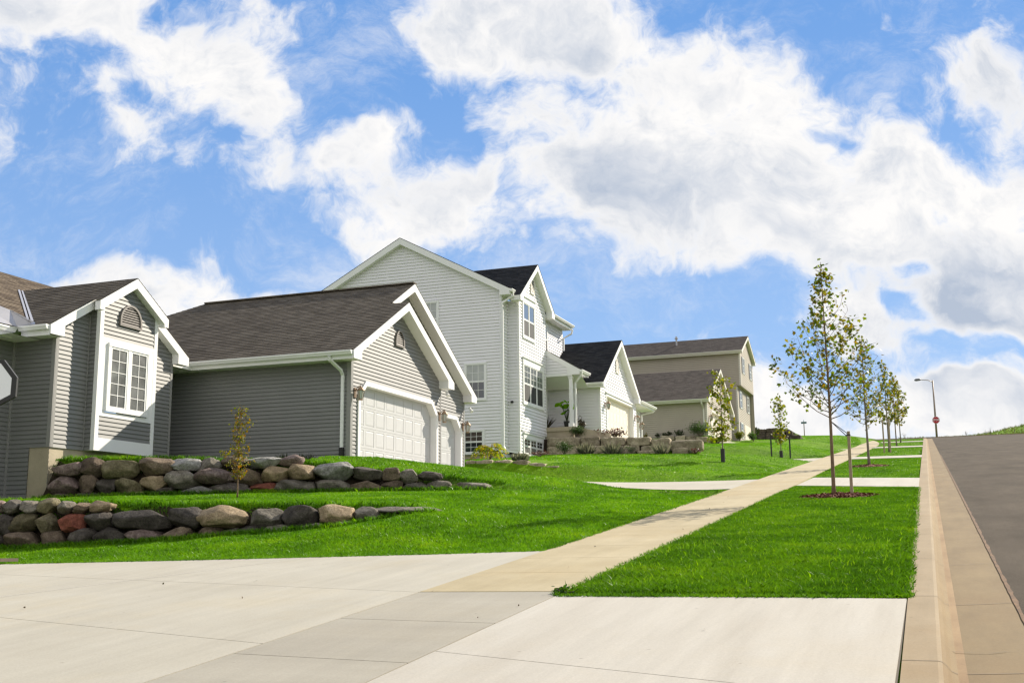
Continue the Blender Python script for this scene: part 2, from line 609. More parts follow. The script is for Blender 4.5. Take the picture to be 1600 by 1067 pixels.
M['dark_metal'] = mat('dark_metal', (0.03, 0.03, 0.03), 0.5, metallic=0.3)
M['flashing'] = mat('grey_metal_flashing', (0.42, 0.41, 0.42), 0.4, metallic=0.35, var=0.08, vscale=3)
M['brass'] = mat('aged_brass', (0.30, 0.20, 0.12), 0.35, metallic=0.6)
M['lamp_glass'] = mat('lantern_glass', (0.45, 0.48, 0.45), 0.15, spec=0.8)
M['black_plastic'] = mat('black_plastic', (0.02, 0.02, 0.02), 0.5)
M['glass_dark'] = mat('window_glass_dark', (0.012, 0.014, 0.016), 0.03, spec=1.0, coat=1.0)
M['glass_grey'] = mat('window_glass_curtained', (0.17, 0.175, 0.175), 0.06, spec=1.0, coat=0.8, var=0.35, vscale=2.5)
M['glass_sky'] = mat('window_glass_bright', (0.10, 0.12, 0.14), 0.02, spec=1.0, coat=1.0)
M['screen'] = mat('insect_screen', (0.035, 0.034, 0.033), 0.6)
M['blind'] = mat('window_blind', (0.45, 0.46, 0.46), 0.6, var=0.1, vscale=3)
M['vent_grey'] = mat('grey_vent', (0.20, 0.18, 0.165), 0.5)
M['vent_dark'] = mat('vent_shadow_gap', (0.02, 0.02, 0.02), 0.8)
M['red_door'] = mat('dark_red_door', (0.13, 0.03, 0.02), 0.4)
M['shutter'] = mat('grey_shutter', (0.16, 0.16, 0.175), 0.5)

# ------------------------------------------------------------------ terrain
_ys = np.array([-60, 0, 126, 150, 165, 230, 600.0])
_zs = np.array([-6.0, -1.5, 11.1, 13.25, 13.85, 13.9, 8.0])
_zs[0] = -1.5-3.0


def P(Y):
    """street profile: long climb to a crest"""
    Y = np.asarray(Y, float)
    z = np.interp(Y, _ys, _zs)
    for d in (-4, -2, 2, 4):
        z = z + np.interp(Y+d*(0.2+0.8*np.clip((Y-90)/30, 0, 1)), _ys, _zs)
    return z/5.0


def drift(Y):
    return -0.0055*(np.asarray(Y, float)-10.0)


def bend(Y):
    return -np.clip(np.asarray(Y, float)-85, 0, 80)**2/900.0


def yard(X):
    return 0.1*np.clip(-5.1-np.asarray(X, float), 0, 9)


_ax = np.array([-40, -18.6, -18.3, -16, -13, -9.6, -8.5, -7.0, -5.1])
W1Y = np.array([16.0, 16.0, 16.0, 16.3, 17.0, 18.0, 18.9, 19.5, 20.0])
W2Y = np.array([21.0, 20.75, 19.95, 20.9, 22.5, 24.5, 25.0, 25.4, 25.8])
ZLB = np.array([0.10, 0.10, 0.10, 0.11, 0.23, 0.47, 0.72, 0.64, 0.50])
ZM1 = np.array([0.98, 0.98, 0.98, 0.95, 0.86, 0.80, 0.74, 0.64, 0.50])
ZM2 = np.array([1.10, 1.15, 1.22, 1.30, 1.36, 1.42, 1.36, 1.23, 1.08])
ZU2 = np.array([2.10, 2.10, 2.10, 2.08, 1.98, 1.55, 1.37, 1.23, 1.08])
UTY = np.array([25.8, 25.8, 25.8, 25.8, 26.3, 27.0, 27.0, 27.0, 27.0])
UTZ = np.array([2.36, 2.36, 2.36, 2.34, 2.22, 1.72, 1.56, 1.40, 1.20])


def sm(t):
    t = np.clip(t, 0, 1)
    return t*t*(3-2*t)


def drive_edge(X):
    """lawn edge along the near driveway (Y of the edge for X west of the pavement)"""
    return np.interp(X, [-22, -16, -13.4, -10.7, -8.25, -6.4, -5.0], [13.2, 13.55, 13.78, 14.06, 14.4, 14.67, 14.97])


def T(X, Y):
    """ground height (soil)"""
    X = np.asarray(X, float); Y = np.asarray(Y, float)
    X, Y = np.broadcast_arrays(X, Y)
    xs = X - drift(Y)*np.clip((Y-20)/20, 0, 1)
    yb = np.interp(-xs, [5.1, 9.0, 14.0, 20.0], [0, .72, .90, .92])
    k = sm((Y-40)/6)
    nat = P(Y)+yard(xs)*(1-k)+yb*k
    # terraced front garden of the near house
    w1 = np.interp(X, _ax, W1Y); w2 = np.interp(X, _ax, W2Y)
    zlb = np.interp(X, _ax, ZLB); zm1 = np.interp(X, _ax, ZM1); zm2 = np.interp(X, _ax, ZM2); zu2 = np.interp(X, _ax, ZU2)
    uty = np.interp(X, _ax, UTY); utz = np.interp(X, _ax, UTZ)
    de = drive_edge(X)
    zl = P(de)+(zlb-P(de))*sm((Y-de)/np.maximum(w1-de, .1))
    zm = zm1+(zm2-zm1)*np.clip((Y-w1)/np.maximum(w2-w1, .1), 0, 1)
    zu = zu2+(utz-zu2)*np.clip((Y-w2)/np.maximum(uty-w2, .1), 0, 1)
    s1 = sm((Y-w1+0.05)/0.30); s2 = sm((Y-w2+0.05)/0.30)
    terr = zl*(1-s1)+zm*s1
    terr = terr*(1-s2)+zu*s2
    top = np.where(X < -13.5, np.maximum(utz, 2.3), nat)
    terr = np.where(Y > uty, utz+(nat-utz)*sm((Y-uty)/6.0), terr)
    west = X < -5.1
    z = np.where(west & (Y > de) & (Y < 34), terr, nat)
    z = np.where(west & (Y <= de), P(Y), z)
    # the near house's driveway: cut down to the garage floor
    f = np.clip((-5.1-X)/8.9, 0, 1)
    near = np.interp(X, [-14, -5.1], [25.9, 30.6]); far = np.interp(X, [-14, -5.1], [35.2, 36.3])
    d1 = P(Y)+(2.17-P(Y))*sm(f*1.05)
    ins = west & (X > -16) & (Y > near-0.2) & (Y < far+0.2)
    z = np.where(ins, d1, z)
    bank = west & (X > -30) & (Y >= far+0.2) & (Y < far+2.5)
    z = np.where(bank, d1+(nat-d1)*sm((Y-far-0.2)/2.3), z)
    z = z+np.where(west & (X > -14) & (Y < near-.15) & (Y > 22), .17*np.exp(-((Y-near+1.2)/1.1)**2)*sm((-X-6.6)/2.2), 0)
    # second lot: fill behind the stone wall
    d2 = P(Y)+(4.82-P(Y))*f
    lot2 = west & (Y > 47.05) & (Y < 58.2)
    z = np.where(lot2, nat+(d2-nat)*sm((-X-7.0)/3.0), z)
    d2q = P(Y)-.03+(4.82-P(Y))*f**2.2
    far2 = 60.3-2*f
    z = np.where(west & (X > -13) & (Y > 55.1-5.1*f) & (Y < far2+5.5), d2q+(nat-d2q)*sm((Y-far2)/5.5), z)
    r3 = west & (X > -13.6) & (Y > 80.2-5*f) & (Y < 91-5*f)
    z = np.where(r3, nat-.36*np.sin(pi*np.clip(f*1.05, 0, 1))**.6*(1-sm((Y-86.2+5*f)/4.5)), z)
    # raised beds of the third lot
    z = np.where((Y > 73.65) & (Y < 75.0) & (X < -13.3) & (X > -19), np.maximum(z, 7.28), z)
    z = np.where((Y > 94.6) & (Y < 106) & (X < -10.2) & (X > -22), np.maximum(z, 9.62-.5*sm((X+11.2)/1.0)), z)
    # grass bank beyond the crossing
    hl = sm((Y-150)/14)*sm((X+3)/5)*(0.45+2.3*sm((X-2)/16)+2.0*sm((X-14)/40))
    hl = hl*(1-sm((Y-220)/120))
    z = z+hl
    # roadbed
    xr = X-drift(Y)
    z = z+.022*((xr > -3.45) & (xr < -.4) & (Y > 10.9) & (Y < 29))
    z = np.where((xr > -0.25) & (xr < 10.3) & (Y < 150), P(Y)-0.35, z)
    z = np.where((Y > 133) & (Y < 147) & (X > -60) & (X < 60), P(Y)-0.25, z)
    far_e = np.clip((X-12)/30, 0, 1)
    z = z-0.6*far_e*(Y < 140)
    return z-0.03


def Tf(x, y):
    return float(T(np.array([x]), np.array([y]))[0])

# ------------------------------------------------------------------ house kit
def FY(y):      # wall facing -Y (towards the driveway): u = X, v = Z
    return (Vector((0, y, 0)), Vector((1, 0, 0)), Vector((0, 0, 1)), Vector((0, -1, 0)))


def FX(x):      # wall facing +X (towards the street): u = Y, v = Z
    return (Vector((x, 0, 0)), Vector((0, 1, 0)), Vector((0, 0, 1)), Vector((1, 0, 0)))


def rect(u0, u1, v0, v1):
    return [(u0, v0), (u1, v0), (u1, v1), (u0, v1)]


def wall(parent, fr, poly, m, holes=(), v0=None, pitch=0.1016, lip=0.022, name='wall'):
    mb = MB()
    courses(mb, *fr, poly, holes, pitch, lip, 0, v0)
    return mb.build(name, m, parent)


def roof_plane(mb, d, e, ze, s, plan, m=0, pitch=0.14, lip=0.010):
    c = 1/math.sqrt(1+s*s); sn = s*c
    if d == '-Y':
        fr = ((0, e, ze), (1, 0, 0), (0, c, sn), (0, -sn, c)); f = lambda x, y: (x, (y-e)/c)
    elif d == '+Y':
        fr = ((0, e, ze), (-1, 0, 0), (0, -c, sn), (0, sn, c)); f = lambda x, y: (-x, (e-y)/c)
    elif d == '+X':
        fr = ((e, 0, ze), (0, 1, 0), (-c, 0, sn), (sn, 0, c)); f = lambda x, y: (y, (e-x)/c)
    else:
        fr = ((e, 0, ze), (0, -1, 0), (c, 0, sn), (-sn, 0, c)); f = lambda x, y: (-y, (x-e)/c)
    poly = [f(x, y) for x, y in plan]
    courses(mb, *fr, poly, (), pitch, lip, m, 0.0)


def corner(mb, x, y, z0, z1, w=0.09, dx=1, dy=-1, m=0, t=0.022):
    """outside corner board at (x, y): one leg on the +X face, one on the -Y face"""
    mb.box((x-0.004, y, z0), (x+t*dx, y-w*dy, z1), m)
    mb.box((x-w*dx, y+0.004*-dy, z0), (x+t*dx, y+t*dy, z1), m)


def gable(mb, face, p, w, c, h, ze, s, d=0.20, o=0.42, sides='LR', th=0.03, m=0):
    """rake boards, raked soffit and boxed ends of a gable; face '+X' (u = Y) or '-Y' (u = X)"""
    sg = 1 if face == '+X' else -1

    def pt(u, z, n):
        return (n, u, z) if face == '+X' else (u, n, z)
    dd = d*math.sqrt(1+s*s)
    zb = ze-d-0.01
    ap = ze+s*h
    back = p-th*sg
    for side in sides:
        k = -1 if side == 'L' else 1
        e = c+k*h
        i = e-k*o
        zl = ze-dd+s*o
        poly = [(e, ze), (c, ap), (c, ap-dd), (i, zl), (i, zb), (e, zb)]
        mb.prism([pt(u, z, p) for u, z in poly], pt(0, 0, -th*sg), m)
        # raked soffit
        q = [pt(c, ap-dd, back), pt(i, zl, back), pt(i, zl, w), pt(c, ap-dd, w)]
        mb.poly(q, m)
        # closure of the boxed end and of its bottom
        mb.poly([pt(i, zl, back), pt(i, zb, back), pt(i, zb, w), pt(i, zl, w)], m)
        mb.poly([pt(i, zb+.003, back), pt(e-k*.028, zb+.003, back), pt(e-k*.028, zb+.003, w), pt(i, zb+.003, w)], m)
        ei = e-k*0.030
        mb.poly([pt(ei, zb+.002, back), pt(ei, ze, back), pt(ei, ze, w), pt(ei, zb+.002, w)], m)


def eave(mb, d, e, a0, a1, ze, depth=0.21, o=0.45, m=0, gutter=True, gm=0, soffit=True):
    """fascia, level soffit and gutter along an eave; d = outward direction"""
    zb = ze-depth
    if d in ('-Y', '+Y'):
        sg = -1 if d == '-Y' else 1
        mk = lambda a, n, z: (a, e+n*sg, z)
    else:
        sg = 1 if d == '+X' else -1
        mk = lambda a, n, z: (e+n*sg, a, z)
    mb.box(mk(a0, 0.0, zb), mk(a1, -0.025, ze-0.005), m)
    if soffit:
        mb.poly([mk(a0, -0.02, zb+.012), mk(a1, -0.02, zb+.012), mk(a1, -o, zb+.012), mk(a0, -o, zb+.012)], m)
    if gutter:
        prof = [(0.002, ze-0.01), (0.125, ze-0.01), (0.125, ze-0.045), (0.105, ze-0.075), (0.085, ze-0.118), (0.002, ze-0.118)]
        A = [mk(a0, n, z) for n, z in prof]
        B = [mk(a1, n, z) for n, z in prof]
        dv = Vector(B[0])-Vector(A[0])
        mb.prism(A, dv, gm)


def window(parent, fr, u0, u1, v0, v1, cols=1, kind='hung', grid=(3, 2), tw=0.09, glass=('glass_grey', 'screen'), head=0.0,
           lights=None, frame_mat='white_trim', proud=0.045, label=None):
    """window set on a wall: outer trim, sashes, glass, glazing bars. kind 'hung' (two sashes) or 'casement'"""
    O, U, V, N = fr
    O = O+N*0.018
    mb = MB()
    a = -0.010
    # trim boards butted end to end
    mb.obox(O, U, V, N, u0-tw, u1+tw, v1, v1+tw+head, a, proud+.006)
    mb.obox(O, U, V, N, u0-tw, u1+tw, v0-tw, v0, a, proud+.004)
    mb.obox(O, U, V, N, u0-tw, u0, v0, v1, a, proud)
    mb.obox(O, U, V, N, u1, u1+tw, v0, v1, a, proud)
    if head > 0:
        mb.obox(O, U, V, N, u0-tw-.04, u1+tw+.04, v1+tw+head, v1+tw+head+.05, a, proud+.05)
    cw = (u1-u0)/cols
    panes, allbars = [], []
    sw = 0.035 if kind == 'hung' else 0.05
    mw = .025 if kind == 'hung' else .05
    for c in range(cols):
        a0, a1 = u0+c*cw, u0+(c+1)*cw
        if c > 0:
            mb.obox(O, U, V, N, a0-mw, a0+mw, v0, v1, a, proud-.003)
            a0 += mw
        if c < cols-1:
            a1 -= mw
        halves = [(v0, v1)] if kind == 'casement' else [(v0, (v0+v1)/2), ((v0+v1)/2, v1)]
        for hi, (b0, b1) in enumerate(halves):
            n1 = 0.034 if (hi == 1 or kind == 'casement') else 0.030
            mb.obox(O, U, V, N, a0, a1, b1-sw, b1, a, n1)
            mb.obox(O, U, V, N, a0, a1, b0, b0+sw, a, n1)
            mb.obox(O, U, V, N, a0, a0+sw, b0+sw, b1-sw, a, n1)
            mb.obox(O, U, V, N, a1-sw, a1, b0+sw, b1-sw, a, n1)
            gi = glass[0] if (hi == 1 or kind == 'casement') else glass[1]
            g = MB()
            g.obox(O, U, V, N, a0+sw, a1-sw, b0+sw, b1-sw, a, 0.019)
            panes.append((g, gi))
            gr = grid if (hi == 1 or kind == 'casement') else (grid if glass[1] == 'glass_dark' else None)
            if gr and (gr[0] > 1 or gr[1] > 1):
                bars = MB()
                allbars.append(bars)
                nx, ny = gr
                ww, hh = (a1-a0-2*sw), (b1-b0-2*sw)
                for i in range(1, nx):
                    q = a0+sw+ww*i/nx
                    bars.obox(O, U, V, N, q-.008, q+.008, b0+sw, b1-sw, 0.0205, 0.029)
                for j in range(1, ny):
                    q = b0+sw+hh*j/ny
                    bars.obox(O, U, V, N, a0+sw, a1-sw, q-.008, q+.008, 0.0208, 0.028)
    wn = mb.build('window', M[frame_mat], parent)
    if label:
        wn['label'] = label
    for g, gi in panes:
        g.build('pane', M[gi], wn)
    for bars in allbars:
        bars.build('glazing_bars', M[frame_mat], wn)
    return wn


def garage_door(parent, fr, u0, u1, v0, v1, rows, cols, cut=0.35, recess=0.16, m='door_white', trim='white_trim', tw=0.12):
    """sectional garage door in a recessed opening with clipped upper corners"""
    O, U, V, N = fr
    hole = [(u0, v0), (u1, v0), (u1, v1-cut), (u1-cut, v1), (u0+cut, v1), (u0, v1-cut)] if cut else rect(u0, u1, v0, v1)
    t = MB()
    n0, n1 = 0.004, 0.050
    path = hole[1:]+[hole[0]]           # from bottom right up and over to bottom left
    k = tw*0.414 if cut else tw
    if cut:
        outp = [(u1+tw, v0), (u1+tw, v1-cut+k), (u1-cut+k, v1+tw), (u0+cut-k, v1+tw), (u0-tw, v1-cut+k), (u0-tw, v0)]
        inp = path
    else:
        inp = path
        outp = [(u1+tw, v0), (u1+tw, v1+tw), (u0-tw, v1+tw), (u0-tw, v0)]

    def p3(q, n):
        return O+U*q[0]+V*q[1]+N*n
    for i in range(len(inp)-1):
        t.prism([p3(inp[i], n0), p3(inp[i+1], n0), p3(outp[i+1], n0), p3(outp[i], n0)], N*(n1-n0))
        a, b = inp[i], inp[i+1]
        t.poly([p3(a, n0), p3(b, n0), p3(b, -recess), p3(a, -recess)])
    tr = t.build('door_trim', M[trim], parent)
    mb = MB()
    R = -recess
    mb.obox(O, U, V, N, u0-.02, u1+.02, v0, v1+.02, R-0.04, R)
    cw, rh = (u1-u0)/cols, (v1-v0)/rows
    sw, rw = 0.055, 0.06
    for r in range(rows):
        b0, b1 = v0+r*rh, v0+(r+1)*rh
        mb.obox(O, U, V, N, u0, u1, b0+.004, b0+rw, R, R+.008)
        mb.obox(O, U, V, N, u0, u1, b1-rw, b1-.004, R, R+.008)
        for c in range(cols+1):
            q = u0+c*cw
            q0, q1 = max(u0, q-sw), min(u1, q+sw)
            mb.obox(O, U, V, N, q0, q1, b0+rw, b1-rw, R, R+.0076)
        for c in range(cols):
            a0, a1 = u0+c*cw+sw+.012, u0+(c+1)*cw-sw-.012
            c0, c1 = b0+rw+.012, b1-rw-.012
            e = .028
            base = [p3((a0, c0), R+.001), p3((a1, c0), R+.001), p3((a1, c1), R+.001), p3((a0, c1), R+.001)]
            topp = [p3((a0+e, c0+e), R+.0065), p3((a1-e, c0+e), R+.0065), p3((a1-e, c1-e), R+.0065), p3((a0+e, c1-e), R+.0065)]
            mb.poly(topp)
            for i in range(4):
                j = (i+1) % 4
                mb.poly([base[i], base[j], topp[j], topp[i]])
    gd = mb.build('garage_door', M[m], parent)
    return hole, gd


def half_round_vent(parent, fr, uc, v0, r, hgt, m='vent_grey'):
    O, U, V, N = fr
    mb = MB()
    K = 14

    def arc(rr, hh, base):
        return [(uc+rr*cos(pi*i/K), base+hh*sin(pi*i/K)) for i in range(K+1)]
    st = 0.25*hgt
    out = [(uc+r, v0)]+[(a, b) for a, b in arc(r, hgt-st, v0+st)]+[(uc-r, v0)]
    ri = r-.055
    inn = [(uc+ri, v0+.05)]+[(a, b) for a, b in arc(ri, hgt-st-.05, v0+st)]+[(uc-ri, v0+.05)]

    def p3(q, n):
        return O+U*q[0]+V*q[1]+N*n
    n = len(out)
    for i in range(n):
        j = (i+1) % n
        mb.prism([p3(out[i], .012), p3(out[j], .012), p3(inn[j], .012), p3(inn[i], .012)], N*0.05)
    mb.poly([p3(q, 0.02) for q in inn], 1)
    k = 0
    v = v0+.06
    while v < v0+hgt-.09:
        hh = (v+.02-v0-st)/(hgt-st-.05)
        w = ri if hh <= 0 else ri*math.sqrt(max(0, 1-hh*hh))
        if w > .03:
            mb.prism([p3((uc-w+.004, v), .050), p3((uc+w-.004, v), .050), p3((uc+w-.004, v+.035), .026), p3((uc-w+.004, v+.035), .026)], N*-0.006)
        v += .058
    return mb.build('gable_vent', [M[m], M['vent_dark']], parent)


def rect_vent(parent, fr, u0, u1, v0, v1, m='cream_trim'):
    O, U, V, N = fr
    O = O+N*0.018
    mb = MB()
    mb.obox(O, U, V, N, u0, u1, v0, v1, .012, .02, 1)
    w = .05
    mb.obox(O, U, V, N, u0-w, u1+w, v1, v1+w, .012, .045)
    mb.obox(O, U, V, N, u0-w, u1+w, v0-w, v0, .012, .045)
    mb.obox(O, U, V, N, u0-w, u0, v0, v1, .012, .044)
    mb.obox(O, U, V, N, u1, u1+w, v0, v1, .012, .044)
    v = v0+.01

    def p3(u, v, n):
        return O+U*u+V*v+N*n
    while v < v1-.03:
        mb.prism([p3(u0, v, .042), p3(u1, v, .042), p3(u1, v+.035, .022), p3(u0, v+.035, .022)], N*-.006)
        v += .06
    return mb.build('gable_vent', [M[m], M['vent_dark']], parent)


def wall_lamp(parent, fr, u, v, body='brass'):
    """coach lantern on a bracket"""
    O, U, V, N = fr

    def p3(du, dv, n):
        return O+U*(u+du)+V*(v+dv)+N*n
    mb = MB()
    mb.obox(O, U, V, N, u-.06, u+.06, v-.16, v+.10, .014, .04)
    mb.tube([p3(0, .02, .04), p3(0, .10, .09), p3(0, .14, .15), p3(0, .11, .19)], .013, 6)
    c = p3(0, 0, .19)
    # roof of the lantern, cage bars, base

    def ring(r, z, k=6):
        return [c+U*(r*cos(2*pi*i/k))+N*(r*sin(2*pi*i/k))+V*z for i in range(k)]
    r0, r1, r2, r3 = ring(.115, .02), ring(.06, .085), ring(.02, .12), ring(.085, -.20)
    for A, B in ((r0, r1), (r1, r2)):
        for i in range(6):
            j = (i+1) % 6
            mb.poly([A[i], A[j], B[j], B[i]])
    mb.poly(r0[::-1])
    for i in range(6):
        mb.tube([r0[i]*.85+c*.15, r3[i]*.62+(c-V*.20)*.38], .007, 4)
    rb = ring(.06, -.205)
    mb.prism(rb, V*-.03)
    mb.tube([c+V*.12, c+V*.17], .012, 5)
    lam = mb.build('wall_lamp', M[body], parent)
    g = MB()
    ga, gb = ring(.088, .015), ring(.050, -.20)
    for i in range(6):
        j = (i+1) % 6
        g.poly([ga[i], ga[j], gb[j], gb[i]])
    g.build('lantern_glass', M['lamp_glass'], lam)
    return lam


def downspout(parent, path, m='white_trim', w=.075, h=.06):
    mb = MB()
    mb.sweep(path, w, h)
    return mb.build('downspout', M[m], parent)


def board(parent, a, b, m):
    mb = MB(); mb.box(a, b)
    return mb.build('corner_board', M[m], parent)


def corner_post(parent, x, y, z0, z1, w, m):
    mb = MB(); corner(mb, x, y, z0, z1, w)
    return mb.build('corner_board', M[m], parent)


def eave_part(parent, *a, m='white_trim', **kw):
    mb = MB(); eave(mb, *a, **kw)
    return mb.build('gutter', M[m], parent)

# ------------------------------------------------------------------ near house: grey siding, brown roof
H1 = empty('grey_house', (-18, 28, 2.2), 'grey sided house with brown shingle roof, boxed window bay and two white garage doors', 'house')
s = 0.58
zE, yE = 5.08, 25.37           # garage eave
yR = 30.25
zR = zE+s*(yR-yE)
yF = 28.6                      # front garage gable centre
hF = yF-yE
gs = M['grey_siding']
base = 2.12
f14, f146 = FX(-14.0), FX(-14.6)
hole1, _ = garage_door(H1, f14, 26.30, 31.14, 2.17, 4.33, 4, 8)
hole2, _ = garage_door(H1, f146, 32.02, 34.42, 2.17, 4.22, 4, 4)
top = lambda y, c, h: zE-0.19+s*(h-abs(y-c))
wall(H1, f14, [(25.82, base), (31.52, base), (31.52, top(31.52, yF, hF)), (yF, top(yF, yF, hF)), (25.82, top(25.82, yF, hF))], gs, [hole1], v0=base)
wall(H1, f146, [(30.0, base), (34.80, base), (34.80, top(34.8, yR, yR-yE)), (yR, top(yR, yR, yR-yE)), (28.0, top(28.0, yR, yR-yE)), (28.0, 5.3), (30.0, 5.3)], gs, [hole2], v0=base)
wall(H1, FY(25.82), rect(-19.65, -14.0, 2.18, 4.95), gs, v0=2.18)
mb = MB()
mb.poly([(-14.0, 31.52, base), (-14.6, 31.52, base), (-14.6, 31.52, 5.2), (-14.0, 31.52, 5.2)])
mb.poly([(-14.6, 34.80, base), (-27, 34.80, base), (-27, 34.80, 5.0), (-14.6, 34.80, 5.0)])
mb.box((-14.2, 25.9, 2.0), (-18.9, 34.7, 2.15))
mb.build('side_wall', gs, H1)
# roof of the garage wing
rb = MB()
xm, xf = -14.27, -13.67
roof_plane(rb, '-Y', yE, zE+.02, s, [(xm, yE), (xm, yR), (-21.7, yR), (-26.6, yE)])
roof_plane(rb, '-Y', yE, zE+.021, s, [(xf, yE), (xf, yF), (xm, yF), (xm, yE)])
roof_plane(rb, '+Y', yF+hF, zE+.02, s, [(xf, yF+hF), (xf, yF), (-14.58, yF), (-14.58, yF+hF)])
roof_plane(rb, '+Y', 2*yR-yE, zE+.02, s, [(xm, 2*yR-yE), (xm, yR), (-21.7, yR), (-26.6, 2*yR-yE)])
roof_plane(rb, '-X', -26.6, zE+.02, s, [(-26.6, yE), (-21.7, yR), (-26.6, 2*yR-yE)])
rb.obox((0, yR, zR+.035), (1, 0, 0), (0, 1, 0), (0, 0, 1), -21.7, xm, -.12, .12, -.025, .015)
rb.build('roof', M['roof_brown'], H1)
tm = MB()
gable(tm, '+X', xf, -14.0, yF, hF, zE, s, d=.20, o=.44)
tm.build('rake_trim', M['white_trim'], H1)
tm = MB()
gable(tm, '+X', xm, -14.6, yR, yR-yE, zE, s, d=.20, o=.44, sides='R')
# the left rake of the rear gable starts on the front gable's roof
ap = zR; dd = .2*math.sqrt(1+s*s)
yl = 28.75; zl = zE+s*(yl-yE)
tm.prism([(xm, yl, zl), (xm, yR, ap), (xm, yR, ap-dd), (xm, yl+.40, zl+.03)], (-.03, 0, 0))
tm.poly([(xm-.03, yR, ap-dd), (xm-.03, yl+.40, zl+.03), (-14.6, yl+.40, zl+.03), (-14.6, yR, ap-dd)])
tm.build('rake_trim', M['white_trim'], H1)
eave_part(H1, '-Y', yE, -19.0, xf-.036, zE, .22, .45)
eave_part(H1, '+Y', 2*yR-yE, -26, xm-.036, zE, .22, .45)
corner_post(H1, -14.0, 25.82, base, 4.92, .10, 'grey_trim')
board(H1, (-14.6, 34.72, base), (-14.578, 34.81, 4.9), 'grey_trim')
board(H1, (-14.0, 31.47, base), (-13.978, 31.53, 4.9), 'grey_trim')
half_round_vent(H1, f14, 28.62, 5.70, .28, .48)
for (y, z, fr) in ((26.02, 4.10, f14), (31.40, 4.06, f14), (34.66, 4.08, f146)):
    wall_lamp(H1, fr, y, z)
downspout(H1, [(-14.35, 25.30, 4.95), (-14.35, 25.33, 4.86), (-14.20, 25.66, 4.62), (-14.20, 25.76, 4.5), (-14.20, 25.76, 2.62)])
ds = MB(); ds.sweep([(-14.20, 25.76, 2.64), (-14.20, 25.76, 2.32), (-14.24, 25.62, 2.22)], .11, .09); ds.build('drain_boot', M['black_plastic'], H1)
for (x, y, z) in ((-13.85, 31.62, 4.82), (-14.42, 34.90, 4.72)):
    fl = MB(); fl.tube([(x, y, z), (x+.02, y-.02, z-.07)], .03, 6); fl.tube([(x+.02, y-.02, z-.07), (x+.09, y-.05, z-.16)], [.035, .06], 8)
    fl.build('flood_lamp', M['white_trim'], H1)

# gabled block with the box bay
K = 0.62
xW, yA, yB, yC = -18.49, 20.19, 24.40, 22.30
hG = 2.52
zG = zE
rz = zG+K*hG
tg = lambda y: zG-.20+K*(hG-abs(y-yC))
fW = FX(xW)
b0 = 2.38
bayL, bayR, xB = 21.27, 23.35, -18.20
wall(H1, fW, [(yA, b0), (bayL, b0), (bayL, tg(bayL)), (yA, tg(yA))], gs, v0=b0)
wall(H1, fW, [(bayR, b0), (yB, b0), (yB, tg(yB)), (bayR, tg(bayR))], gs, v0=b0)
wall(H1, FY(yA), rect(-19.68, xW, 0.85, 4.86), gs, [rect(-19.05, xW+.01, .8, 2.38)], v0=b0-1.524)
# bay
wall(H1, FY(bayL), rect(xW, xB, b0+.02, 5.95), gs, v0=b0)
bu_ = MB(); bu_.box((xW, bayL+.01, b0+.005), (xB-.005, bayR-.01, b0+.04)); bu_.poly([(xW, bayR, b0), (xB, bayR, b0), (xB, bayR, 5.9), (xW, bayR, 5.9)]); bu_.build('bay_underside', M['white_trim'], H1)
bf = FX(xB)
pan = MB()
courses(pan, *bf, [(bayL+.10, 5.06), (bayR-.10, 5.06), (bayR-.10, tg(bayR)+.05), (yC, tg(yC)), (bayL+.10, tg(bayL)+.05)], (), .1016, .022, 0, 5.06)
pan.build('bay_siding', gs, H1)
pan = MB()
courses(pan, *bf, rect(bayL+.12, bayR-.10, 2.68, 3.19), (), .1016, .022, 0, 2.68)
pan.build('bay_siding', gs, H1)
bt = MB()
O, U, V, N = bf
bt.obox(O, U, V, N, bayL-.026, bayL+.10, b0, 5.96, -.085, .024)
bt.obox(O, U, V, N, bayR-.10, bayR+.026, b0, 5.90, -.085, .024)
bt.obox(O, U, V, N, bayL+.10, bayR-.10, 4.96, 5.06, -.28, .024)
bt.obox(O, U, V, N, bayL+.10, bayR-.10, 3.19, 3.30, -.28, .023)
bt.obox(O, U, V, N, bayL+.10, bayR-.10, b0, 2.68, -.28, .022)
bt.obox(O, U, V, N, bayL+.10, bayL+.28, 3.30, 4.96, -.28, .020)
bt.obox(O, U, V, N, bayR-.28, bayR-.10, 3.30, 4.96, -.28, .020)
bt.build('bay_trim', M['white_trim'], H1)
window(H1, bf, bayL+.36, bayR-.36, 3.40, 4.87, 2, 'casement', (2, 5), .08, ('glass_grey',), label='pair of gridded casement windows in the box bay')
half_round_vent(H1, bf, 22.30, 5.43, .40, .56)
tb = MB()
xr = -18.28
gable(tb, '+X', xr, xW, yC, hG, zG, K, d=.20, o=.44)
tb.build('rake_trim', M['white_trim'], H1)
tb = MB()
hb = 1.27
gable(tb, '+X', -18.02, xB, yC, hb, rz-K*hb+.004, K, d=.20, o=.16)
tb.build('rake_trim', M['white_trim'], H1)
rb = MB()
xV = -19.25
yv = yC-hG
roof_plane(rb, '-Y', yC-hG, zG+.02, K, [(xr, yC-hG), (xr, yC), (-21.9, yC), (-19.2, yC-hG)])
roof_plane(rb, '+Y', yC+hG, zG+.02, K, [(xr, yC+hG), (-22.5, yC+hG), (-22.5, yC), (xr, yC)])
roof_plane(rb, '-Y', yC-hb, rz-K*hb+.024, K, [(-18.02, yC-hb), (-18.02, yC), (xr, yC), (xr, yC-hb)])
roof_plane(rb, '+Y', yC+hb, rz-K*hb+.024, K, [(-18.02, yC+hb), (xr, yC+hb), (xr, yC), (-18.02, yC)])
rb.build('roof', M['roof_brown'], H1)
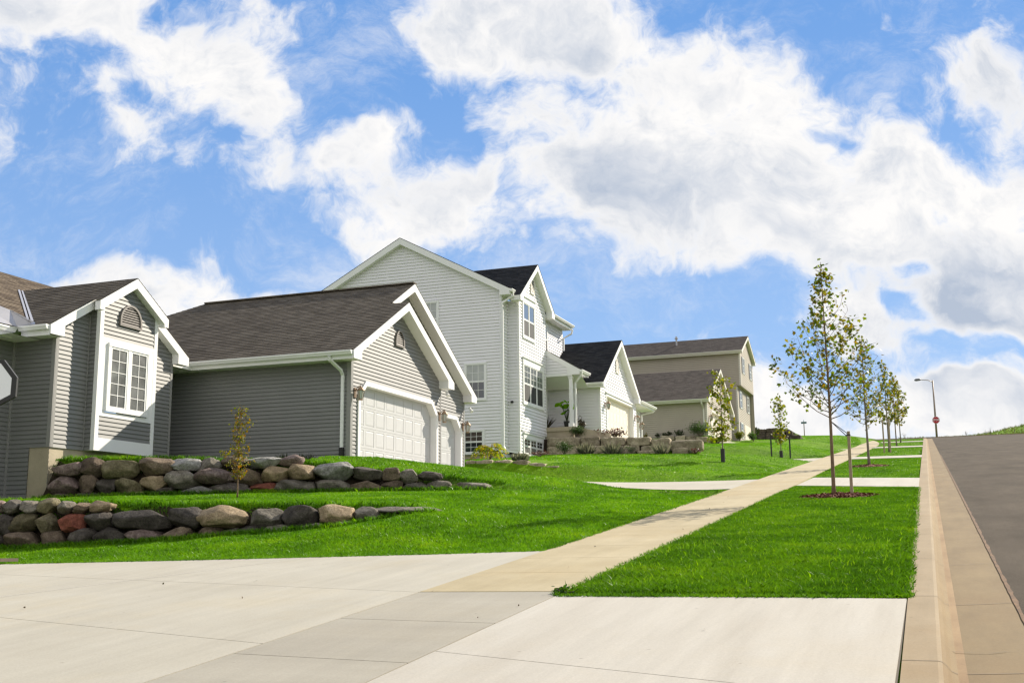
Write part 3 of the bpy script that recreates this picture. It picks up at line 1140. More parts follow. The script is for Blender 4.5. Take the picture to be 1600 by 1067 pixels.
# wing running towards the driveway: its roof meets the gabled block in a metal lined valley
rb = MB()
kk, xB_, zB_ = .55, -18.95, 5.18
onw = lambda x, y, u_=0: (x, y, zB_+kk*(xB_-x)+u_)
xTop = xB_-(rz+.03-zB_)/kk
pa, pb, pc_ = (xTop, yC), (xB_, yv+.10), (-20.45, 18.4)
xRd = -23.15
roof_plane(rb, '+X', xB_, zB_, kk, [pc_, (xB_-.6, yv+.05), pb, pa, (xTop, 26.0), (xRd, 26.0), (xRd, 12.0), (-20.45, 12.0)])
zRd = zB_+kk*(xB_-xRd)
roof_plane(rb, '-X', 2*xRd-xB_, zB_, kk, [(2*xRd-xB_, 12.0), (xRd, 12.0), (xRd, 26.0), (2*xRd-xB_, 26.0)])
rb.build('roof', M['roof_brown_sunlit'], H1)
# metal lined low slope between that roof and the gutter, and the valley strip
vf = MB()
zg = 5.09
vf.poly([(-19.22, 12.0, zg), (-19.22, yv-.02, zg), (xB_-.6, yv+.05, onw(xB_-.6, 0)[2]+.012), onw(-20.45, 18.4, .012), onw(-20.45, 12.0, .012)])
vf.poly([(-19.22, yv-.03, zg), (xB_+.25, yv-.03, zg+.02), (xB_+.05, yv+.14, zB_+.03), (xB_-.62, yv+.06, onw(xB_-.62, 0)[2]+.016)])
vf.build('valley_flashing', M['flashing'], H1)
vf = MB()
for w0, w1, hgt_ in ((-.10, -.03, .03), (.02, .16, .035)):
    vf.poly([onw(xTop+.05, yC-.05+w0, hgt_), onw(xB_-.05, yv+.12+w0, hgt_), onw(xB_-.05, yv+.12+w1, hgt_+.01), onw(xTop+.05, yC-.05+w1, hgt_+.01)])
vf.build('valley_flashing', M['flashing'], H1)
eave_part(H1, '+X', xV, 12.0, yC-hG-.13, 5.05, .24, .43)
eave_part(H1, '-Y', yC-hG, xV+.13, xr-.036, zG, .24, .42)
wall(H1, FX(-19.68), rect(12.0, yA, .0, 4.86), gs, v0=b0-2.54)
corner_post(H1, xW, yA, b0, 4.86, .085, 'grey_trim')
board(H1, (-19.70, yA-.05, .85), (-19.63, yA-.002, 4.85), 'grey_trim')
board(H1, (xW-.002, bayL-.05, b0), (xW+.03, bayL-.0225, 5.6), 'grey_trim')
board(H1, (xW-.05, yB-.07, b0), (xW+.022, yB+.012, 4.9), 'grey_trim')
fb = MB()
fb.box((-19.05, yA+.004, 0.6), (xW-.012, yA+.35, b0+.01))
fb.box((-19.4, yA+.03, 0.6), (-19.05, yA+.35, b0+.3))
fb.build('foundation', M['concrete_wall'], H1)
fb = MB()
fb.box((xW-.30, yA+.351, 0.6), (xW-.012, 26.0, b0+.01))
fb.build('foundation', M['concrete_wall'], H1)
sl_ = MB()
sl_.box((-20.2, yB, 2.2), (-19.62, 25.80, 5.0))
sl_.build('entry_wall', gs, H1)
sl_ = MB()
sl_.poly([(-19.7, 24.3, 4.879), (-18.60, 24.3, 4.879), (-18.60, 25.82, 4.879), (-19.7, 25.82, 4.879)])
sl_.build('soffit', M['white_trim'], H1)
sl_ = MB()
sl_.poly([(-19.72, 19.25, 4.825), (-18.9, 19.25, 4.825), (-18.9, 20.19, 4.825), (-19.72, 20.19, 4.825)])
sl_.build('soffit', M['white_trim'], H1)
sl_ = MB()
sl_.poly([(-19.72, 19.25, 5.04), (-19.23, 19.25, 5.04), (-18.9, 19.82, 5.04), (-18.9, 20.3, 5.04), (-19.72, 20.3, 5.04)])
sl_.build('soffit', M['white_trim'], H1)
e2 = MB()
e2.box((-18.72, yB, 4.86), (-18.60, yE, 5.07))
e2.build('gutter', M['white_trim'], H1)
st = MB(); st.box((-18.9, 25.2, 2.0), (-18.1, 25.80, 2.50)); st.build('step', M['concrete_wall'], H1)

# ------------------------------------------------------------------ second house: white siding, black roof
H2 = empty('white_house', (-18, 50, 4.5), 'tall white sided house with black roof, front gable and columned porch', 'house')
ws = M['white_siding']
x0, y0, y1 = -16.5, 43.40, 51.65
sm_ = 0.53
xe2, ze2 = -16.05, 10.72
xr2 = -21.1
zr2 = ze2+sm_*(xe2-xr2)
xb2 = 2*xr2-xe2
tA = lambda x: ze2-.2+sm_*((xe2-xr2)-abs(x-xr2))
wall(H2, FY(y0), [(-25.75, 3.95), (x0, 3.95), (x0, tA(x0)), (xr2, tA(xr2)), (-25.75, tA(-25.75))], ws, v0=3.95, lip=.032, pitch=.135)
wall(H2, FX(x0), [(y0, 3.95), (44.11, 3.95), (44.11, 10.52), (y0, 10.52)], ws, v0=3.95, lip=.032, pitch=.135)
wall(H2, FX(x0), rect(47.56, y1, 8.0, 10.52), ws, v0=3.95, lip=.032, pitch=.135)
wall(H2, FX(x0), rect(47.56, 49.32, 5.30, 8.0), ws, [rect(48.55, 49.10, 5.3, 7.45)], v0=3.95, lip=.032, pitch=.135)
bb = MB()
bb.box((-25.7, 43.5, 3.4), (x0-.02, y1, 3.94))
bb.poly([(x0, y1, 4), (-25.7, y1, 4), (-25.7, y1, 10.6), (x0, y1, 10.6)])
bb.build('side_wall', ws, H2)
fb = MB(); fb.box((-25.72, 43.43, 3.2), (x0-.03, 43.9, 3.948)); fb.build('foundation', M['concrete_wall'], H2)
# front bay
xb, ba, bz = -16.0, 44.11, 47.56
bc, bh, bzE, bs = (ba+bz)/2, 2.28, 10.50, .79
tB = lambda y: bzE-.22+bs*(bh-abs(y-bc))
wall(H2, FY(ba), rect(x0, xb, 4.0, 10.4), ws, v0=3.95, lip=.032, pitch=.135)
wall(H2, FX(xb), [(ba, 4.95), (bz, 4.95), (bz, tB(bz)), (bc, tB(bc)), (ba, tB(ba))], ws, v0=3.95, lip=.032, pitch=.135)
wall(H2, FX(xb-.05), rect(ba, bz-.08, 3.9, 4.95), ws, v0=3.95, lip=.032, pitch=.135)
bx = MB()
bx.box((xb-.3, ba+.1, 4.93), (xb+.02, bz+.02, 4.965))
bx.box((x0, bz-.01, 4.94), (xb, bz, 10.3))
bx.build('bay_trim', M['white_trim'], H2)
fxb = FX(xb)
window(H2, fxb, 44.62, 45.98, 8.98, 10.40, 2, 'hung', (1, 1), .12, ('glass_sky', 'screen'), head=.13, label='upper pair of windows in the front gable')
window(H2, fxb, 44.58, 47.02, 6.15, 7.72, 3, 'hung', (2, 3), .12, ('glass_sky', 'screen'), head=.16, label='triple window on the first floor')
window(H2, FX(xb-.05), 44.68, 47.02, 4.0, 4.62, 3, 'hung', (2, 2), .10, ('glass_dark', 'glass_grey'), head=.10, label='triple basement window at ground level')
window(H2, FX(x0), 48.35, 49.20, 8.98, 10.18, 1, 'hung', (1, 1), .10, ('glass_sky', 'screen'), label='single window above the porch')
window(H2, FY(y0), -18.10, -17.25, 6.20, 7.65, 1, 'hung', (3, 2), .08, ('blind', 'glass_dark'), label='window with half drawn blind in the side wall')
window(H2, FY(y0), -18.16, -17.35, 3.99, 4.86, 1, 'hung', (3, 2), .08, ('glass_dark', 'glass_dark'), label='basement window in the side wall')
window(H2, FY(y0), -20.3, -19.42, 9.0, 10.45, 1, 'hung', (3, 2), .08, ('blind', 'glass_dark'), label='upper side window half hidden by the neighbouring roof')
rect_vent(H2, fxb, 45.62, 46.02, 11.05, 11.62)
tb = MB()
gable(tb, '+X', -15.70, xb, bc, bh, bzE, bs, d=.2, o=.40)
tb.build('rake_trim', M['white_trim'], H2)
tb = MB()
gable(tb, '-Y', y0-.26, y0, xr2, xe2-xr2, ze2, sm_, d=.24, o=.44)
tb.build('rake_trim', M['white_trim'], H2)
rb = MB()
bt_ = bzE+.02+bs*bh
xm2 = xe2-(bt_-ze2-.02)/sm_
xme = xe2-(bzE-ze2)/sm_
roof_plane(rb, '+X', xe2, ze2+.02, sm_, [(xe2, y0-.27), (xe2, y1+.27), (xr2, y1+.27), (xr2, y0-.27)])
roof_plane(rb, '-X', xb2, ze2+.02, sm_, [(xb2, y0-.27), (xr2, y0-.27), (xr2, y1+.27), (xb2, y1+.27)])
roof_plane(rb, '-Y', bc-bh, bzE+.02, bs, [(-15.69, bc-bh), (-15.69, bc), (xm2, bc), (xe2-.02, bc-bh)])
roof_plane(rb, '+Y', bc+bh, bzE+.02, bs, [(-15.69, bc+bh), (xe2-.02, bc+bh), (xm2, bc), (-15.69, bc)])
rb.build('roof', M['roof_black'], H2)
eave_part(H2, '+X', xe2, y0-.22, bc-bh+.03, ze2, .24, .45)
eave_part(H2, '-Y', bc-bh, xe2-.1, -15.74, bzE, .21, .40, gutter=False)
eave_part(H2, '+X', xe2, bc+bh, y1+.25, ze2, .24, .45)
em = MB()
em.poly([(xe2-.45, y0-.2, 10.5), (xe2, y0-.2, 10.5), (xe2, y1+.26, 10.5), (xe2-.45, y1+.26, 10.5)])
em.build('soffit', M['white_trim'], H2)
corner_post(H2, x0, y0, 3.95, 10.5, .09, 'white_trim')
corner_post(H2, xb, ba, 4.0, 10.4, .08, 'white_trim')
board(H2, (xb-.01, bz-.075, 4.95), (xb+.022, bz+.014, 10.3), 'white_trim')
board(H2, (x0, y1-.08, 8.0), (x0+.022, y1+.012, 10.5), 'white_trim')
downspout(H2, [(-15.98, 43.40, 10.62), (-15.98, 43.42, 10.45), (-16.42, 43.28, 10.15), (-16.42, 43.32, 9.9), (-16.42, 43.32, 4.2), (-16.3, 43.2, 4.0), (-15.6, 42.9, 3.85)])
downspout(H2, [(-16.0, 51.75, 10.5), (-16.05, 51.75, 10.3), (-16.45, 51.72, 10.1), (-16.45, 51.72, 8.6)])
tp = MB(); tp.box((-16.36, 44.02, 6.05), (-16.26, 44.10, 6.13)); tp.tube([(-16.3, 44.04, 6.09), (-16.3, 43.95, 6.06)], .03, 6); tp.build('hose_tap', M['dark_metal'], H2)
# porch
pm = MB()
py, px1 = 47.58, -14.42
zp0, zp1 = 9.12, 7.86
sp = (zp0-zp1)/(px1+2*0+16.5)
pm.prism([(x0, py, zp0), (px1, py, zp1), (px1, py, zp1-.22), (-15.0, py, zp1-.22), (-15.0, py, 7.97), (x0, py, zp0-.25)], (0, .03, 0))
pm.box((x0, py+.006, 7.60), (-14.78, py+.14, 7.72))
pm.box((-14.92, py+.14, 7.58), (-14.78, 49.3, 7.72))
pm.poly([(x0, py+.141, 7.64), (px1, py+.141, 7.64), (px1, 48.86, 7.225), (x0, 48.86, 7.225)])
pm.build('porch_trim', M['white_trim'], H2)
wall(H2, FY(py+.04), [(x0, 7.72), (-15.0, 7.72), (-15.0, 8.02), (x0, zp0-.18)], ws, v0=3.95, lip=.032, pitch=.135)
pr = MB()
roof_plane(pr, '+X', px1, zp1+.02, sp, [(px1, py-.02), (px1, 49.0), (-16.5, 49.0), (-16.5, py-.02)])
pr.build('porch_roof', M['roof_black'], H2)
pg = MB(); eave(pg, '+X', px1-.002, py+.034, 48.95, zp1, .2, .4); pg.build('gutter', M['white_trim'], H2)
po = MB()
po.box((-14.95, 47.66, 5.50), (-14.80, 47.81, 7.50))
po.box((-14.99, 47.62, 5.33), (-14.76, 47.85, 5.50))
po.box((-14.98, 47.63, 7.50), (-14.77, 47.84, 7.60))
po.build('porch_post', M['white_trim'], H2)
downspout(H2, [(-14.36, 47.7, 7.74), (-14.4, 47.75, 7.6), (-14.72, 47.9, 7.3), (-14.72, 47.9, 5.35)])
sb = MB()
sb.box((x0, 47.50, 5.15), (-14.70, 49.30, 5.33))
sb.box((x0, 47.56, 4.2), (-14.76, 49.28, 5.15))
sb.prism([(-14.70, 47.55, 5.33), (-13.1, 47.55, 4.95), (-13.1, 47.55, 4.6), (-14.70, 47.55, 4.6)], (0, .2, 0))
sb.build('porch_slab', M['concrete_wall'], H2)
dd_ = MB(); dd_.box((x0-.06, 48.60, 5.34), (x0-.02, 49.05, 7.38)); dr = dd_.build('front_door', M['red_door'], H2)
dt = MB()
dt.box((x0-.05, 48.45, 5.33), (x0+.03, 48.58, 7.48)); dt.box((x0-.05, 49.07, 5.33), (x0+.03, 49.20, 7.48)); dt.box((x0-.05, 48.58, 7.38), (x0+.028, 49.07, 7.48))
dt.build('door_trim', M['white_trim'], H2)
# garage
gx = -14.0
fg = FX(gx)
gy0, gy1, gc = 49.30, 55.80, 52.30
gE, gsl = 7.42, .72
gh = 3.42
gL = gc-gh
tC = lambda y: gE-.2+gsl*(gh-abs(y-gc))
h1, _ = garage_door(H2, fg, 50.30, 55.10, 4.86, 6.98, 4, 8, cut=0, m='door_cream', tw=.10)
wall(H2, fg, [(gy0, 4.75), (gy1, 4.75), (gy1, tC(gy1)), (gc, tC(gc)), (gy0, tC(gy0))], ws, [h1], v0=3.95, lip=.032, pitch=.135)
hd = MB(); hd.obox(*fg, 50.1, 55.3, 7.10, 7.16, .01, .09); hd.build('door_hood', M['white_trim'], H2)
wall(H2, FY(gy0), rect(x0, gx, 4.75, 7.25), ws, v0=3.95, lip=.032, pitch=.135)
h2_, _ = garage_door(H2, FX(-14.5), 56.0, 58.2, 4.86, 6.9, 4, 4, cut=0, m='door_cream', tw=.10)
wall(H2, FX(-14.5), rect(55.80, 58.6, 4.75, 7.4), ws, [h2_], v0=3.95, lip=.032, pitch=.135)
for q_ in ([(-14.5, 58.6, 4.7), (-22, 58.6, 4.7), (-22, 58.6, 7.5), (-14.5, 58.6, 7.5)], [(-14.0, 55.8, 4.7), (-14.5, 55.8, 4.7), (-14.5, 55.8, 7.5), (-14.0, 55.8, 7.5)]):
    bk = MB(); bk.poly(q_); bk.build('side_wall', ws, H2)
tb = MB(); gable(tb, '+X', -13.7, gx, gc, gh, gE, gsl, d=.2, o=.40); tb.build('rake_trim', M['white_trim'], H2)
rb = MB()
roof_plane(rb, '-Y', gL, gE+.02, gsl, [(-13.69, gL), (-13.69, gc), (-22.0, gc), (-22.0, gL)])
roof_plane(rb, '+Y', gc+gh, gE+.02, gsl, [(-13.69, gc+gh), (-22.0, gc+gh), (-22.0, gc), (-13.69, gc)])
roof_plane(rb, '+X', -13.75, 7.40, .5, [(-13.75, 55.9), (-13.75, 59.0), (-18.0, 59.0), (-18.0, 55.9)])
rb.build('roof', M['roof_black'], H2)
eave_part(H2, '-Y', gL, -16.5, -13.736, gE, .21, .42)
eave_part(H2, '+X', -13.75, 55.75, 59.0, 7.40, .21, .75)
rect_vent(H2, fg, 52.1, 52.5, 8.35, 8.95)
for y, fr, zz in ((50.0, fg, 6.55), (55.5, fg, 6.50), (58.42, FX(-14.5), 6.45)):
    wall_lamp(H2, fr, y, zz)
downspout(H2, [(-13.66, 58.9, 7.35), (-13.8, 58.85, 7.15), (-14.4, 58.66, 7.0), (-14.42, 58.66, 4.9)])
corner_post(H2, gx, gy0, 4.75, 7.2, .08, 'white_trim')
board(H2, (gx-.01, gy1-.07, 4.75), (gx+.022, gy1+.012, 7.3), 'white_trim')

# ------------------------------------------------------------------ third house: tan siding
H3 = empty('tan_house', (-18, 84, 7.5), 'tan sided house with brown garage roof and overhanging upper storey', 'house')
ts = M['tan_siding']
tx = -13.85
t0, t1 = 74.4, 83.7
tc_, th_, tE, tS = 79.05, 5.05, 9.72, .53
tD = lambda y: tE-.2+tS*(th_-abs(y-tc_))
ft = FX(tx)
hh, _ = garage_door(H3, ft, 75.6, 80.5, 6.9, 9.05, 4, 8, cut=.4, m='door_cream', trim='cream_trim')
wall(H3, ft, [(t0, 6.7), (t1, 6.7), (t1, tD(t1)), (tc_, tD(tc_)), (t0, tD(t0))], ts, [hh], v0=6.7, lip=.034, pitch=.135)
wall(H3, FY(t0), rect(-20.5, tx, 6.7, 9.55), ts, v0=6.7, lip=.034, pitch=.135)
tb = MB(); gable(tb, '+X', -13.62, tx, tc_, th_, tE, tS, d=.2, o=.4); tb.build('rake_trim', M['cream_trim'], H3)
rb = MB()
roof_plane(rb, '-Y', tc_-th_, tE+.02, tS, [(-13.61, tc_-th_), (-13.61, tc_), (-23, tc_), (-23, tc_-th_)])
roof_plane(rb, '+Y', tc_+th_, tE+.02, tS, [(-13.61, tc_+th_), (-23, tc_+th_), (-23, tc_), (-13.61, tc_)])
rb.build('roof', M['roof_brown2'], H3)
em = MB(); eave(em, '-Y', tc_-th_, -23, -13.65, tE, .21, .42); em.build('gutter', M['cream_trim'], H3)
cb = MB(); corner(cb, tx, t0, 6.7, 9.5, .1); cb.build('corner_board', M['cream_trim'], H3)
downspout(H3, [(-14.1, 73.9, 9.6), (-14.1, 73.95, 9.4), (-14.05, 74.32, 9.1), (-14.05, 74.32, 6.9)], m='cream_trim', w=.09)
rect_vent(H3, ft, 78.7, 79.3, 10.6, 11.5)
for y in (75.0, 81.2):
    wall_lamp(H3, ft, y, 8.6)
# main block
ux, lx = -13.3, -13.6
m0, m1 = 85.7, 91.9
mE, mS, mc, mh = 14.75, .47, 88.8, 3.45
tM = lambda y: mE-.2+mS*(mh-abs(y-mc))
fu, flw = FX(ux), FX(lx)
wall(H3, fu, [(m0, 12.15), (m1, 12.15), (m1, tM(m1)), (mc, tM(mc)), (m0, tM(m0))], ts, v0=6.7, lip=.034, pitch=.135)
wall(H3, FY(m0), rect(-25, ux, 12.15, 14.6), ts, v0=6.7, lip=.034, pitch=.135)
wall(H3, FY(m0+.02), rect(-25, lx, 7.4, 12.15), ts, v0=6.7, lip=.034, pitch=.135)
wall(H3, flw, rect(m0+.02, m1-.1, 7.4, 12.15), ts, v0=6.7, lip=.034, pitch=.135)
bs_ = MB()
bs_.box((-25, m0-.012, 12.09), (ux+.012, m1+.01, 12.148))
bs_.poly([(ux, m1, 7.4), (-25, m1, 7.4), (-25, m1, 14.6), (ux, m1, 14.6)])
bs_.build('overhang_soffit', ts, H3)
tb = MB(); gable(tb, '+X', -13.05, ux, mc, mh, mE, mS, d=.2, o=.34); tb.build('rake_trim', M['cream_trim'], H3)
rb = MB()
roof_plane(rb, '-Y', mc-mh, mE+.02, mS, [(-13.04, mc-mh), (-13.04, mc), (-25.5, mc), (-25.5, mc-mh)])
roof_plane(rb, '+Y', mc+mh, mE+.02, mS, [(-13.04, mc+mh), (-25.5, mc+mh), (-25.5, mc), (-13.04, mc)])
rb.build('roof', M['roof_grey'], H3)
vp = MB(); vp.tube([(-18.5, 87.6, 15.6), (-18.5, 87.6, 16.55)], .07, 8); vp.box((-18.62, 87.5, 16.35), (-18.38, 87.7, 16.43)); vp.build('vent_pipe', M['flashing'], H3)
eave_part(H3, '-Y', mc-mh, -25.5, -13.085, mE, .22, .34, m='cream_trim')
eave_part(H3, '+Y', mc+mh, -25.5, -13.085, mE, .22, .34, m='cream_trim')
corner_post(H3, ux, m0, 12.15, 14.55, .1, 'cream_trim')
corner_post(H3, lx, m0+.02, 7.4, 12.0, .1, 'cream_trim')
shut = MB()
for fr, prs in ((fu, ((86.75, 87.35, 13.2, 14.35), (90.25, 90.9, 13.2, 14.35))), (flw, ((86.75, 87.45, 10.55, 11.75), (90.2, 90.9, 10.55, 11.75), (86.75, 87.45, 8.3, 9.35)))):
    for (a, b, c, d) in prs:
        window(H3, fr, a, b, c, d, 1, 'hung', (2, 2), .06, ('glass_dark', 'glass_dark'))
        for (p, q) in ((a-.42, a-.08), (b+.08, b+.42)):
            sh = MB(); sh.obox(*fr, p, q, c-.05, d+.05, .014, .05)
            for k in range(int((d-c)/.09)):
                sh.obox(*fr, p+.04, q-.04, c+.02+k*.09, c+.07+k*.09, .05, .06)
            sh.build('shutter', M['shutter'], H3)
pn = MB(); pn.obox(*flw, 88.6, 91.4, 7.9, 9.4, .014, .03); pn.build('side_door', M['door_cream'], H3)

# ------------------------------------------------------------------ ground, road, kerb, pavements
def ground_material():
    m = bpy.data.materials.new('lawn_soil')
    m.use_nodes = True
    nt = m.node_tree
    b = nt.nodes['Principled BSDF']
    b.inputs['Roughness'].default_value = 0.95
    b.inputs['Specular IOR Level'].default_value = 0.1
    tc = nt.nodes.new('ShaderNodeTexCoord')
    n = nt.nodes.new('ShaderNodeTexNoise'); n.inputs['Scale'].default_value = 0.45; n.inputs['Detail'].default_value = 8; n.inputs['Roughness'].default_value = .65
    n2 = nt.nodes.new('ShaderNodeTexNoise'); n2.inputs['Scale'].default_value = 14; n2.inputs['Detail'].default_value = 8; n2.inputs['Roughness'].default_value = .75
    nt.links.new(tc.outputs['Object'], n.inputs['Vector']); nt.links.new(tc.outputs['Object'], n2.inputs['Vector'])
    ad = nt.nodes.new('ShaderNodeMath'); ad.operation = 'ADD'
    nt.links.new(n.outputs[0], ad.inputs[0]); nt.links.new(n2.outputs[0], ad.inputs[1])
    cr = nt.nodes.new('ShaderNodeValToRGB')
    e = cr.color_ramp.elements
    e[0].position = .38; e[0].color = (0.055, 0.125, 0.002, 1)
    e[1].position = .64; e[1].color = (0.165, 0.315, 0.003, 1)
    sc = nt.nodes.new('ShaderNodeMath'); sc.operation = 'MULTIPLY'; sc.inputs[1].default_value = .5
    nt.links.new(ad.outputs[0], sc.inputs[0]); nt.links.new(sc.outputs[0], cr.inputs[0])
    gn = nt.nodes.new('ShaderNodeNewGeometry'); sx = nt.nodes.new('ShaderNodeSeparateXYZ')
    nt.links.new(gn.outputs['True Normal'], sx.inputs[0])
    rg = nt.nodes.new('ShaderNodeMapRange'); rg.inputs[1].default_value = .55; rg.inputs[2].default_value = .80
    nt.links.new(sx.outputs[2], rg.inputs[0])
    mx = nt.nodes.new('ShaderNodeMix'); mx.data_type = 'RGBA'
    nt.links.new(rg.outputs[0], mx.inputs[0]); mx.inputs[6].default_value = (.045, .033, .022, 1); nt.links.new(cr.outputs[0], mx.inputs[7])
    nt.links.new(mx.outputs[2], b.inputs['Base Color'])
    bp = nt.nodes.new('ShaderNodeBump'); bp.inputs['Strength'].default_value = .8; bp.inputs['Distance'].default_value = .06
    n3 = nt.nodes.new('ShaderNodeTexNoise'); n3.inputs['Scale'].default_value = 30; n3.inputs['Detail'].default_value = 5
    nt.links.new(tc.outputs['Object'], n3.inputs['Vector'])
    nt.links.new(n3.outputs[0], bp.inputs['Height']); nt.links.new(bp.outputs[0], b.inputs['Normal'])
    return m


M['soil'] = ground_material()


def axis(*segs):
    out = []
    for a, b, st in segs:
        out += list(np.arange(a, b-1e-6, st))
    return np.array(out+[segs[-1][1]])


gx_ = axis((-160, -24, 6), (-24, 1, .25), (1, 20, .8), (20, 160, 6))
gy_ = axis((-40, 4, 3), (4, 50, .25), (50, 100, .6), (100, 180, 1.2), (180, 600, 12))
GX, GY = np.meshgrid(gx_, gy_)
GZ = T(GX, GY)
nx_, ny_ = len(gx_), len(gy_)
idx = np.arange(nx_*ny_).reshape(ny_, nx_)
Fq = np.stack([idx[:-1, :-1].ravel(), idx[:-1, 1:].ravel(), idx[1:, 1:].ravel(), idx[1:, :-1].ravel()], 1)
g_ = np_mesh('ground', np.stack([GX.ravel(), GY.ravel(), GZ.ravel()], 1), Fq, M['soil'], smooth=True)
tag(g_, 'rolling green lawn ground rising along the street', kind='structure')


STREAK = 0


def concrete(name, c1, c2, stain, scale=0.5, streak=(1, 1, 1), bump=0.15):
    m = bpy.data.materials.new(name)
    m.use_nodes = True
    nt = m.node_tree
    b = nt.nodes['Principled BSDF']
    b.inputs['Roughness'].default_value = 0.85
    b.inputs['Specular IOR Level'].default_value = 0.25
    tc = nt.nodes.new('ShaderNodeTexCoord')
    mp = nt.nodes.new('ShaderNodeMapping'); mp.inputs['Scale'].default_value = streak
    nt.links.new(tc.outputs['Object'], mp.inputs[0])
    n = nt.nodes.new('ShaderNodeTexNoise'); n.inputs['Scale'].default_value = scale; n.inputs['Detail'].default_value = 10; n.inputs['Roughness'].default_value = .6
    nt.links.new(mp.outputs[0], n.inputs['Vector'])
    cr = nt.nodes.new('ShaderNodeValToRGB')
    e = cr.color_ramp.elements
    e[0].position = .30; e[0].color = (*c1, 1)
    e[1].position = .70; e[1].color = (*c2, 1)
    nt.links.new(n.outputs[0], cr.inputs[0])
    n2 = nt.nodes.new('ShaderNodeTexNoise'); n2.inputs['Scale'].default_value = .33; n2.inputs['Detail'].default_value = 6; n2.inputs['Roughness'].default_value = .7
    mp2 = nt.nodes.new('ShaderNodeMapping'); mp2.inputs['Location'].default_value = (4.3, 1.7, 0)
    nt.links.new(tc.outputs['Object'], mp2.inputs[0]); nt.links.new(mp2.outputs[0], n2.inputs['Vector'])
    r2 = nt.nodes.new('ShaderNodeMapRange'); r2.inputs[1].default_value = .5; r2.inputs[2].default_value = .78; r2.inputs[4].default_value = .75
    nt.links.new(n2.outputs[0], r2.inputs[0])
    mx = nt.nodes.new('ShaderNodeMix'); mx.data_type = 'RGBA'
    nt.links.new(r2.outputs[0], mx.inputs[0]); nt.links.new(cr.outputs[0], mx.inputs[6]); mx.inputs[7].default_value = (*stain, 1)
    # small specks
    n3 = nt.nodes.new('ShaderNodeTexNoise'); n3.inputs['Scale'].default_value = 60; n3.inputs['Detail'].default_value = 4; n3.inputs['Roughness'].default_value = .8
    nt.links.new(tc.outputs['Object'], n3.inputs['Vector'])
    r3 = nt.nodes.new('ShaderNodeMapRange'); r3.inputs[1].default_value = .35; r3.inputs[2].default_value = .7; r3.inputs[3].default_value = .88; r3.inputs[4].default_value = 1.06
    nt.links.new(n3.outputs[0], r3.inputs[0])
    m2 = nt.nodes.new('ShaderNodeMix'); m2.data_type = 'RGBA'; m2.blend_type = 'MULTIPLY'; m2.inputs[0].default_value = 1
    nt.links.new(mx.outputs[2], m2.inputs[6]); nt.links.new(r3.outputs[0], m2.inputs[7])
    nt.links.new(m2.outputs[2], b.inputs['Base Color'])
    # broad brush and tyre streaks
    mp4 = nt.nodes.new('ShaderNodeMapping'); mp4.inputs['Rotation'].default_value = (0, 0, radians(STREAK)); mp4.inputs['Scale'].default_value = (3.2, .16, 1)
    nt.links.new(tc.outputs['Object'], mp4.inputs[0])
    n4 = nt.nodes.new('ShaderNodeTexNoise'); n4.inputs['Scale'].default_value = 1.3; n4.inputs['Detail'].default_value = 7; n4.inputs['Roughness'].default_value = .7
    nt.links.new(mp4.outputs[0], n4.inputs['Vector'])
    r4 = nt.nodes.new('ShaderNodeMapRange'); r4.inputs[1].default_value = .32; r4.inputs[2].default_value = .68; r4.inputs[3].default_value = .93; r4.inputs[4].default_value = 1.045
    nt.links.new(n4.outputs[0], r4.inputs[0])
    m4 = nt.nodes.new('ShaderNodeMix'); m4.data_type = 'RGBA'; m4.blend_type = 'MULTIPLY'; m4.inputs[0].default_value = 1
    nt.links.new(m2.outputs[2], m4.inputs[6]); nt.links.new(r4.outputs[0], m4.inputs[7])
    # small dark pits and blots
    n5 = nt.nodes.new('ShaderNodeTexVoronoi'); n5.inputs['Scale'].default_value = 2.6
    nt.links.new(tc.outputs['Object'], n5.inputs['Vector'])
    r5 = nt.nodes.new('ShaderNodeMapRange'); r5.inputs[1].default_value = .02; r5.inputs[2].default_value = .05; r5.inputs[3].default_value = .72; r5.inputs[4].default_value = 1.0
    nt.links.new(n5.outputs['Distance'], r5.inputs[0])
    m5 = nt.nodes.new('ShaderNodeMix'); m5.data_type = 'RGBA'; m5.blend_type = 'MULTIPLY'; m5.inputs[0].default_value = 1
    nt.links.new(m4.outputs[2], m5.inputs[6]); nt.links.new(r5.outputs[0], m5.inputs[7])
    nt.links.new(m5.outputs[2], b.inputs['Base Color'])
    bp = nt.nodes.new('ShaderNodeBump'); bp.inputs['Strength'].default_value = bump; bp.inputs['Distance'].default_value = .01
    # broom finish
    wv = nt.nodes.new('ShaderNodeTexNoise'); wv.inputs['Scale'].default_value = 20; wv.inputs['Detail'].default_value = 3
    mp3 = nt.nodes.new('ShaderNodeMapping'); mp3.inputs['Scale'].default_value = (1.0, 9.0, 1.0)
    nt.links.new(tc.outputs['Object'], mp3.inputs[0]); nt.links.new(mp3.outputs[0], wv.inputs['Vector'])
    nt.links.new(wv.outputs[0], bp.inputs['Height']); nt.links.new(bp.outputs[0], b.inputs['Normal'])
    return m


